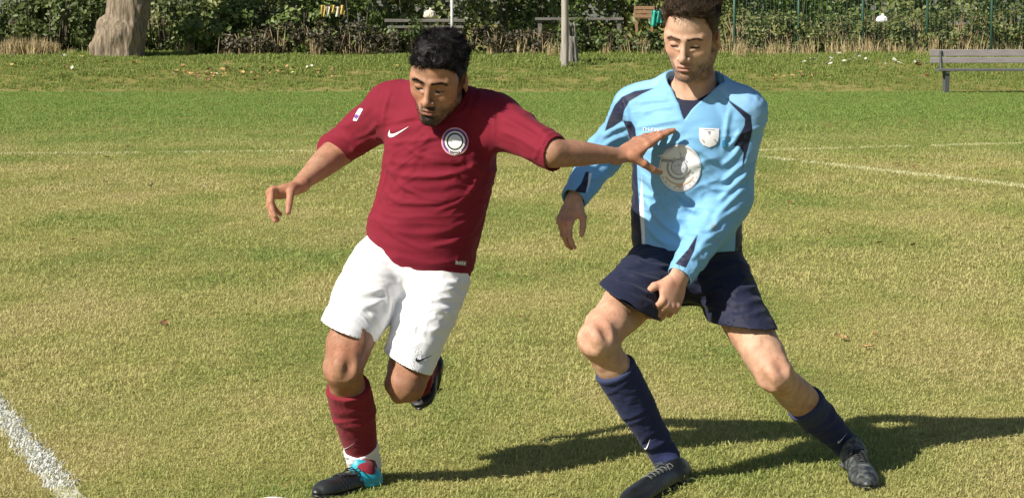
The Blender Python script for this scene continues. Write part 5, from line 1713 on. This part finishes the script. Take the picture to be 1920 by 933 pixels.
for i, (px, d, a, b, h, k) in enumerate(FRONT):
    nm, lb, ct, gr, lm, sz, n, sm = KINDS[k]
    gr = {'bramble': 'brambles along the wire fence'}.get(k, gr)
    lb2 = {'ivy': 'dark ivy covered bush beside the big grey trunk', 'hedge': 'leafy green bush right of the big trunk', 'hedgelow': 'low dark green bush behind the weathered post',
           'scrub': 'low withered brown shrub at the shaded hedge foot', 'bramble': 'tangled olive bramble in front of the green wire fence'}[k]
    GRP[k] = GRP.get(k, 0) + 1
    lb2 = ORD[GRP[k] - 1] + lb2
    bush(nm, lb2, gr, bx(px, d), d, (a, b, h * .55), sz, n, lm, k, 200 + i, 14 if k != 'bramble' else 40, sm, ct)
# back line: taller, closes the view
for i, px in enumerate(range(-140, 2100, 160)):
    d = 57.2 + (i % 3) * .5
    bush('tall_bush', 'tall green bush closing the view behind the front row', 'tall bushes at the back', bx(px, d), d, (1.55, .95, 1.15 + .2 * (i % 2)), .125, 1900, M_leaf_green if i % 3 else M_leaf_olive, 'hedge', 400 + i, 10)
hv, hf, n0 = [], [], 0
for i, px in enumerate(range(-160, 2130, 176)):
    v, f = leaf_cards(1500, (1.9, 1.2, 1.75), .17, np.random.default_rng(500 + i))
    d = 60.5 + (i % 2); v = v + np.array([bx(px, d), d, 1.6 + BANKH])
    hv.append(v); hf.append(f + n0); n0 += len(v)
tag(mesh_np('far_hedge', np.concatenate(hv), np.concatenate(hf), M_leaf_dark, None, False), kind='stuff')

# ------------------------------------------------------------------ big tree
def bark_mat(name, c0, c1, sc_=(9, 9, 1.6), bd=.05):
    m, nt, bs = mat(name)
    tc = N_(nt, 'ShaderNodeTexCoord'); mp = N_(nt, 'ShaderNodeMapping'); mp.inputs['Scale'].default_value = sc_
    nt.links.new(tc.outputs['Object'], mp.inputs[0])
    n1 = noise_node(nt, 2.2, 6, .65, mp.outputs[0])
    r = ramp(nt, [(.30, c0), (.62, c1)])
    nt.links.new(n1.outputs[0], r.inputs[0]); nt.links.new(r.outputs[0], bs.inputs['Base Color'])
    bs.inputs['Roughness'].default_value = .9
    nt.links.new(bump(nt, n1.outputs[0], .8, bd), bs.inputs['Normal'])
    return m
M_bark = bark_mat('grey_bark', (.085, .062, .04), (.31, .245, .17))
tb = np.array([bx(228, 52.6), 52.6, 0]); tb[2] = gz(tb[0], tb[1])
tree = empty('big_tree', tb)
tag(tree, 'big tree with thick pale grey trunk flaring at its base, left of the players', 'tree')
sclp = 52.6 / FPX
def tp_(px, py): return P(px, py, 52.6)
a0, a1 = P(226, 98, 52.6), P(252, -60, 52.7)
T = [limb(a0 - np.array([0, 0, .15]), a1, (0, -1, 0), [(0, .49, .49, .49), (.12, .455, .455, .455), (.3, .44, .44, .44), (.6, .43, .43, .43), (1, .41, .41, .41)], .1)]
T += [limb(a1, a1 + np.array([.1, .1, 3.6]), (0, -1, 0), [(0, .42, .42, .42), (1, .34, .34, .34)], .1)]
top = a1 + np.array([.1, .1, 3.6])
for (dx, dy, dz) in ((-1.6, .6, 2.2), (1.4, 1.0, 2.6), (.2, -.9, 2.9), (-.4, 1.6, 2.0), (2.1, -.2, 1.4), (-2.2, -.6, 1.3)):
    T.append(cone(top - (0, 0, .3), top + (dx, dy, dz), .26, .09, .25))
for (px, py, r0) in ((180, 88, .20), (196, 99, .20), (232, 104, .15), (250, 98, .10)):   # root flares
    T.append(cone(P(228 + (px - 228) * .40, 68, 52.5), P(px, py, 52.4), .30, r0 * .55, .24))
T += [cone(a0 + (-.3, .5, .5), a0 + (-.7, .8, -.1), .3, .12, .25)]
V, Q = skin_surface(T, .034, 1)
Nt = vnormals(V, Q)
V = V + Nt * (.030 * (1 - 2 * np.abs(noise3(V * (3.2, 3.2, .7)))) + .028 * (1 - 2 * np.abs(noise3(V * (9, 9, 1.6) + 3))) + .010 * noise3(V * (17, 17, 4)))[:, None]
tk = mesh_np('trunk', V, Q, M_bark, tree)
r = np.random.default_rng(5)
cv, cf, n0 = [], [], 0
for (dx, dy, dz, rr) in ((-1.8, .6, 3.0, 1.7), (1.6, 1.0, 3.4, 1.8), (.2, -1.0, 3.9, 1.7), (-.4, 1.7, 2.6, 1.6), (2.3, -.2, 2.2, 1.4), (-2.5, -.6, 2.1, 1.4), (.1, .3, 4.9, 1.6)):
    v, f = leaf_cards(520, (rr, rr, rr * .8), .26, r); cv.append(v + top + (dx, dy, dz)); cf.append(f + n0); n0 += len(v)
cr = mesh_np('crown', np.concatenate(cv), np.concatenate(cf), M_leaf_green, tree, False); cr['kind'] = 'stuff'

# ------------------------------------------------------------------ post and stump on the bank
M_wood_pale = bark_mat('weathered_wood', (.19, .165, .135), (.43, .39, .34), (14, 14, 1.2), .01)
M_wood_grey = bark_mat('split_wood', (.07, .06, .05), (.34, .31, .27), (16, 16, 1.0), .03)
pb = G(1059, 146, .12); pd = 49.5
pb = P(1059, 146, pd); pb[2] = gz(pb[0], pd)
post = empty('post', pb)
tag(post, 'pale weathered round post standing on the grass bank between the two players', 'post')
mb = MB(); hgt = np.linspace(-.25, 2.6, 14)
mb.tube([pb + np.array([.004 * math.sin(h * 3), 0, h]) for h in hgt], [.082 - .006 * h for h in np.linspace(0, 2.6, 14)], 12)
mb.build('shaft', M_wood_pale, post, True)
mb = MB(); mb.tube([pb + np.array([0, 0, 2.6]), pb + np.array([0, 0, 2.63])], [.080, .07], 12); mb.build('post_top', M_wood_grey, post, True)
sd_ = 50.3
sb = P(1068, 140, sd_); sb[2] = gz(sb[0], sd_)
stump = empty('tree_stump', sb)
tag(stump, 'ragged grey split stump close behind the pale post', 'stump')
rs = np.random.default_rng(12)
T = []
for i in range(9):
    a = i / 9 * 6.283; q = .13 + .03 * rs.random(); hh = rs.uniform(.55, .98)
    p = sb + np.array([math.cos(a) * q, math.sin(a) * q, -.1])
    T.append(cone(p * 1.0, p + np.array([-math.cos(a) * .05, -math.sin(a) * .05, hh]), rs.uniform(.06, .08), rs.uniform(.02, .045), .015))
V, Q = skin_surface(T, .014, 1); Nt = vnormals(V, Q)
V = V + Nt * (.012 * (1 - 2 * np.abs(noise3(V * (22, 22, 3)))))[:, None]
mesh_np('split_trunk', V, Q, M_wood_grey, stump)

# ------------------------------------------------------------------ bench
M_plank = bark_mat('bench_plank', (.20, .18, .175), (.30, .275, .265), (3, 30, 30), .004)
M_seat = bark_mat('dark_seat_plank', (.07, .075, .078), (.13, .135, .135), (3, 30, 30), .004)
M_iron = simple_mat('dark_bench_frame', (.055, .062, .066), .6, .25, 20, .2, .002)
bd_ = 43.6
b0 = G(1772, 175)
bd_ = b0[1]; ku = bd_ / FPX
bench = empty('park_bench', (b0[0] + .85, bd_, 0))
tag(bench, 'wooden bench with grey planks and dark metal legs at the right edge', 'bench')
x0 = bx(1746, bd_); xw = 1.95
for k, (yt, yb, yy) in enumerate(((93, 105.5, .27), (107.5, 118.5, .24))):
    zt, zb_ = P(1800, yt, bd_ + yy)[2], P(1800, yb, bd_ + yy)[2]
    mb = MB(); mb.box((x0 + xw / 2, bd_ + yy, (zt + zb_) / 2), (xw / 2, .02, (zt - zb_) / 2), None, 0, .006)
    mb.build('back_plank', M_plank, bench)
zs = P(1800, 131, bd_)[2]
for k in range(3):
    mb = MB(); mb.box((x0 + xw / 2 + .06, bd_ - .16 + k * .135, zs), (xw / 2 - .02, .060, .022), None, 0, .006)
    mb.build('seat_plank', M_seat, bench)
for q in (0, 1):
    xl_ = bx(1772, bd_) + q * 1.55
    lg = MB()
    lg.box((xl_, bd_ - .12, zs * .48), (.035, .035, zs * .48 - .012)); lg.build('front_leg', M_iron, bench)
    lg = MB(); lg.tube([(xl_, bd_ + .14, -.03), (xl_, bd_ + .16, zs - .05)], .035, 6)
    lg.build('rear_leg', M_iron, bench)
    lg = MB(); lg.box((xl_, bd_ + .01, zs - .045), (.032, .22, .022)); lg.build('seat_bracket', M_iron, bench)
    lg = MB(); lg.tube([(xl_ - .06, bd_ + .19, zs - .03), (xl_ - .06, bd_ + .225, zs + .12), (xl_ - .06, bd_ + .25, zs + .34)], .03, 6); lg.build('back_support', M_iron, bench)

# ------------------------------------------------------------------ things in front of and behind the hedge
M_rail = bark_mat('grey_rail', (.09, .08, .065), (.22, .205, .18), (2, 20, 20), .004)
def rail_fence(xp0, xp1, yp, d, hpx, posts, label, second=None):
    z = P(0, yp, d)[2]; xa, xb = bx(xp0, d), bx(xp1, d); g = float(gz((xa + xb) / 2, d))
    root = empty('rail_fence', ((xa + xb) / 2, d, g)); tag(root, label, 'fence')
    h = hpx * d / FPX / 2
    mb = MB(); mb.box(((xa + xb) / 2, d, z), ((xb - xa) / 2, .03, h), None, 0, .008); mb.build('rail', M_rail, root)
    if second:
        z2 = P(0, second, d)[2]; mb = MB(); mb.box(((xa + xb) / 2 + .02, d + .005, z2), ((xb - xa) / 2 - .05, .025, h * .8), None, 0, .008); mb.build('rail', M_rail, root)
    for pp in posts:
        x = bx(pp, d); mb = MB(); mb.box((x, d + .065, (g + z) / 2 - .02), (.045, .033, (z - g) / 2 + .02)); mb.build('fence_post', M_rail, root)
rail_fence(722, 872, 39, 54.3, 6, (735, 862), 'low grey wooden rail behind the dark haired player in claret', 51)
rail_fence(1003, 1168, 36, 54.5, 5, (1012, 1160), 'long grey wooden rail behind the pale post')
M_galv = simple_mat('white_painted_metal', (.68, .69, .70), .5, .08, 20)
d = 53.1; x = bx(848, d); g = float(gz(x, d))
pl_ = empty('pole', (x, d, g)); tag(pl_, 'thin white pole above the head of the player in claret', 'pole')
mb = MB(); mb.tube([(x, d, g - .2), (x, d, g + 2.3)], .034, 8); mb.build('shaft', M_galv, pl_, True)
mb = MB(); mb.tube([(x, d, g + 2.3), (x, d, g + 2.34)], [.04, .03], 8); mb.build('pole_cap', M_galv, pl_, True)

# green wire fence among the brambles
M_green_steel = simple_mat('green_steel', (.035, .10, .065), .5, .15, 20)
d = 54.0; wf = empty('wire_fence', (bx(1640, d), d, float(gz(bx(1640, d), d))))
tag(wf, 'green wire mesh fence with thin posts in the brambles on the right', 'fence')
for pp in (1375, 1495, 1615, 1735, 1855, 1975):
    x = bx(pp, d); g = float(gz(x, d)); mb = MB(); mb.tube([(x, d, g - .2), (x, d, g + 1.85)], .032, 6); mb.build('fence_post', M_green_steel, wf, True)
mb = MB()
xa, xb = bx(1375, d), bx(1975, d); g = float(gz((xa + xb) / 2, d))
for i in range(int((xb - xa) / .09)):
    x = xa + i * .09; mb.tube([(x, d - .03, g + .05), (x, d - .03, g + 1.8)], .004, 3, caps=False)
for i in range(16):
    z = g + .1 + i * .112; mb.tube([(xa, d - .025, z), (xb, d - .025, z)], .004, 3, caps=False)
o = mb.build('wire_mesh', M_green_steel, wf); o['kind'] = 'stuff'

# hanging yellow and white strips
def cloth_strip(name, px, py0, py1, wpx, d, m, parent, seed, curl=.03):
    r = np.random.default_rng(seed); rows = []
    for t in np.linspace(0, 1, 9):
        y = py0 + (py1 - py0) * t; row = []
        for u in np.linspace(-.5, .5, 6):
            p = P(px + u * wpx * (1 + .15 * math.sin(t * 5 + seed)), y, d)
            p[1] += curl * math.sin(u * 7 + t * 3 + seed)
            row.append(p)
        rows.append(row)
    mb = MB(); mb.quad_strip(rows)
    o = mb.build(name, m, parent, True)
    s = o.modifiers.new('thickness', 'SOLIDIFY'); s.thickness = .006
    return o
M_yellow = simple_mat('yellow_cloth', (.55, .40, .10), .8, .2, 20); M_cream = simple_mat('cream_cloth', (.60, .55, .43), .8, .1, 20)
sr = empty('hanging_cloth', P(625, 36, 53.3)); tag(sr, 'row of yellow and cream strips hanging in the green bushes', 'cloth')
for i, px in enumerate((606, 615, 624, 633, 642)):
    cloth_strip('strip', px, 10 + (i % 2) * 3, 32 - (i % 3) * 4, 7, 53.3, M_yellow if i % 2 == 0 else M_cream, sr, i)
mb = MB(); mb.tube([P(600, 10, 53.32), P(624, 11, 53.32), P(648, 11, 53.32)], .008, 5); mb.build('string', M_lace, sr, True)
# pale yellow sack on the rail, teal bag, orange brown crate, white bag
def sack(name, label, cat, c, rad, m, seed, tie=True):
    root = empty(name, c - np.array([0, 0, rad[2]])); tag(root, label, cat)
    pr = [ellip(c, rad, None, .02), ellip(c - np.array([0, 0, rad[2] * .45]), np.array(rad) * (1.08, 1.05, .6), None, .04)]
    V, Q = skin_surface(pr, min(rad) * .13, 1); Nn = vnormals(V, Q); s = 1 / max(rad)
    V = V + Nn * (.10 * min(rad) * (1 - 2 * np.abs(noise3(V * 2.6 * s + seed))) + .05 * min(rad) * noise3(V * 6 * s))[:, None]
    mesh_np('sack', V, Q, m, root)
    if tie:
        mb = MB(); mb.tube([c + (0, 0, rad[2] * .9), c + (.01, 0, rad[2] * 1.1), c + (.02, .01, rad[2] * 1.3)], [rad[0] * .3, rad[0] * .16, rad[0] * .34], 8); mb.build('tied_neck', m, root, True)
    return root
M_plastic_white = simple_mat('white_plastic', (.78, .79, .80), .35, .05, 20); M_plastic_teal = simple_mat('teal_plastic', (.02, .36, .28), .4, .15, 20)
sack('plastic_bag', 'white plastic bag caught in the brambles left of the bench', 'bag', P(1654, 36, 53.4), (.12, .09, .075), M_plastic_white, 1.0)
sack('sack', 'pale yellow sack lying by the left grey rail', 'sack', P(806, 27, 52.9), (.13, .10, .09), M_cream, 2.0)
tl_ = empty('hanging_cloth', P(1229, 52, 53.2)); tag(tl_, 'bright teal cloth hanging left of the head of the player in blue', 'cloth')
cloth_strip('strip', 1226, 20, 50, 9, 53.2, M_plastic_teal, tl_, 3); cloth_strip('strip', 1235, 21, 44, 9, 53.22, M_plastic_teal, tl_, 4)
mb = MB(); mb.tube([P(1220, 20, 53.22), P(1240, 20, 53.22)], .01, 5); mb.build('string', M_lace, tl_, True)
M_terra = simple_mat('brown_crate_wood', (.30, .17, .09), .8, .25, 15)
cr_ = empty('wooden_crate', P(1208, 34, 53.3)); tag(cr_, 'small orange brown wooden crate beside the teal cloth', 'crate')
c = P(1208, 22, 53.35)
for k in range(3):
    mb = MB(); mb.box(c + np.array([0, -.12, -.10 + k * .09]), (.20, .010, .037), None, 0, .004); mb.build('slat', M_terra, cr_)
for q in (-1, 1):
    mb = MB(); mb.box(c + np.array([q * .21, 0, -.01]), (.010, .13, .135)); mb.build('end_board', M_terra, cr_)
mb = MB(); mb.box(c + np.array([0, 0, -.145]), (.20, .12, .008)); mb.build('bottom_board', M_terra, cr_)
for q in (-1, 1):
    mb = MB(); mb.box(c + np.array([q * .17, .0, -.30]), (.025, .025, .147)); mb.build('leg', M_terra, cr_)

# ------------------------------------------------------------------ fallen leaves
M_fl = [simple_mat('leaf_tan', (.42, .27, .11), .7, .3, 30), simple_mat('leaf_brown', (.20, .10, .045), .7, .3, 30), simple_mat('leaf_yellow', (.55, .45, .14), .7, .3, 30), simple_mat('leaf_pale', (.55, .55, .42), .7, .2, 30)]
def leaf_mesh(m, seed):
    r = np.random.default_rng(seed); rows = []
    for t in np.linspace(0, 1, 7):
        w = .36 * math.sin(math.pi * min(1, t * .93 + .05)) ** .8 * (1 + .25 * math.sin(t * 17 + seed)); row = []
        for u in (-1, -.5, 0, .5, 1):
            row.append((u * w, t - .5, .10 * u * u + .18 * (t - .5) ** 2 + r.normal(0, .012)))
        rows.append(row)
    rows.append([(.02 * u, .75, .12) for u in (-1, -.5, 0, .5, 1)])
    mb = MB(); mb.quad_strip(rows)
    me = bpy.data.meshes.new('fallen_leaf'); me.from_pydata(mb.v, [], mb.f); me.materials.append(m)
    return me
LM = [leaf_mesh(m, i) for i, m in enumerate(M_fl)]
def leaf_at(px, py, size, k, label, group=None, z=None, tilt=.25):
    p = G(px, py)
    if p[1] > BANK0:                                   # on the bank: walk along the ray to the slope
        for dd in np.arange(BANK0, 56, .05):
            q = P(px, py, dd)
            if q[2] <= gz(q[0], dd): p = q; break
    o = bpy.data.objects.new('fallen_leaf', LM[k]); C.objects.link(o)
    o.location = (p[0], p[1], float(gz(p[0], p[1])) + (z if z is not None else .02)); o.scale = (size,) * 3
    o.rotation_euler = (RNG.normal(0, tilt), RNG.normal(0, tilt), RNG.uniform(0, 6.28))
    return tag(o, label, 'leaf', group)
leaf_at(1624, 659, .058, 0, 'curled tan leaf lying right of the striding back leg')
leaf_at(1577, 640, .050, 0, 'flat tan leaf just left of the curled tan leaf')
leaf_at(1641, 634, .030, 1, 'dark brown leaf scrap above the curled tan leaf')
leaf_at(308, 614, .055, 1, 'brown leaf on the bare turf left of the player in claret')
leaf_at(289, 613, .035, 0, 'small tan leaf touching the brown leaf on the left turf')
leaf_at(978, 601, .032, 1, 'dark leaf scrap on the turf between the players')
leaf_at(137, 455, .04, 1, 'dark leaf scrap on the open turf at far left')
leaf_at(283, 352, .07, 3, 'pale scrap on the turf, left one of the pair below the touchline')
leaf_at(381, 354, .06, 3, 'pale scrap on the turf, right one of the pair below the touchline')
for (px, py, s) in ((198, 346, .06), (202, 299, .07), (240, 277, .06), (1481, 383, .05), (1548, 438, .05), (1648, 461, .05), (1712, 465, .04), (1681, 311, .07), (1713, 318, .06), (1890, 434, .04)):
    leaf_at(px, py, s, 1, 'small dark leaf scrap scattered on the open turf', 'dark leaf scraps on the turf')
spots = []
for (cx, cy, sx, sy, n) in ((420, 142, 110, 11, 60), (110, 125, 90, 16, 22), (560, 138, 70, 12, 20), (780, 130, 110, 12, 10), (1480, 150, 90, 10, 14), (1740, 135, 60, 12, 8)):
    for i in range(n): spots.append((RNG.normal(cx, sx * .6), np.clip(RNG.normal(cy, sy * .6), 108, 166)))
for (px, py) in spots:
    if 765 < px < 885 or 1150 < px < 1430: continue
    k = int(RNG.choice([0, 1, 2, 3], p=[.46, .30, .21, .03]))
    leaf_at(px, py, RNG.uniform(.07, .12), k, ['tan fallen leaf among others on the grass bank', 'brown fallen leaf among others on the grass bank', 'yellow fallen leaf among others on the grass bank', 'pale fallen leaf among others on the grass bank'][k], ['tan', 'brown', 'yellow', 'pale'][k] + ' leaves on the bank', .07, .5)
for i in range(26):
    leaf_at(RNG.normal(1610, 55), RNG.uniform(103, 128), RNG.uniform(.07, .13), 3, 'pale broad leaf lying on the bank left of the bench', 'pale broad leaves left of the bench', .08, .5)

# ------------------------------------------------------------------ ball, only its top edge shows at the bottom of the picture
bc = P(511, 999, 5.565); bc[2] = .113
fb = empty('football', (bc[0], bc[1], 0)); tag(fb, 'white football just peeking in at the bottom edge', 'ball')
bm_v, bm_f = [], []
import bmesh
bm = bmesh.new(); bmesh.ops.create_icosphere(bm, subdivisions=1, radius=1.0)
ico = bmesh.new(); bmesh.ops.create_icosphere(ico, subdivisions=1, radius=1.0)
rot_ = np.array(Matrix.Rotation(R(37.4), 3, 'Y') @ Matrix.Rotation(R(18), 3, 'Z'))
five = [rot_ @ np.array(v.co) for v in bm.verts if len(v.link_edges) == 5]
ico_top = max(five, key=lambda q: q[2])
bm.free(); ico.free()
sp = bmesh.new(); bmesh.ops.create_icosphere(sp, subdivisions=5, radius=1.0); sp.verts.ensure_lookup_table()
v = np.array([x.co for x in sp.verts]); f = np.array([[q.index for q in t.verts] for t in sp.faces]); sp.free()
hexc = []
for i in range(12):
    for j in range(i):
        for k in range(j):
            a, b, c = five[i], five[j], five[k]
            if min(a @ b, b @ c, a @ c) > .4: hexc.append(nrm(a + b + c))
cen = np.concatenate([np.array(five) * 1.0, np.array(hexc)])
wgt = np.concatenate([np.full(12, .932), np.full(20, .908)])
fc_ = v[f].mean(1); fc_ /= np.linalg.norm(fc_, axis=1)[:, None]
own = np.argmax(fc_ @ cen.T - np.concatenate([np.full(12, .0), np.full(20, -.012)])[None], 1)
own = np.argmax(fc_ @ cen.T + np.concatenate([np.full(12, -.02), np.zeros(20)])[None], 1)
M_bw, M_bb = simple_mat('white_ball_panel', (.80, .80, .80), .35, .03, 20), simple_mat('dark_ball_panel', (.03, .03, .035), .35, .1, 20)
for k in range(32):
    ff = f[own == k]; u, inv = np.unique(ff, return_inverse=True); vv = v[u]
    dd = (vv @ cen[k]); edge = dd.min()
    rr = .110 + .0022 * smooth01(dd, edge, edge + .035)
    mesh_np('panel', bc + vv * rr[:, None], inv.reshape(-1, 3), M_bb if k < 12 else M_bw, fb)
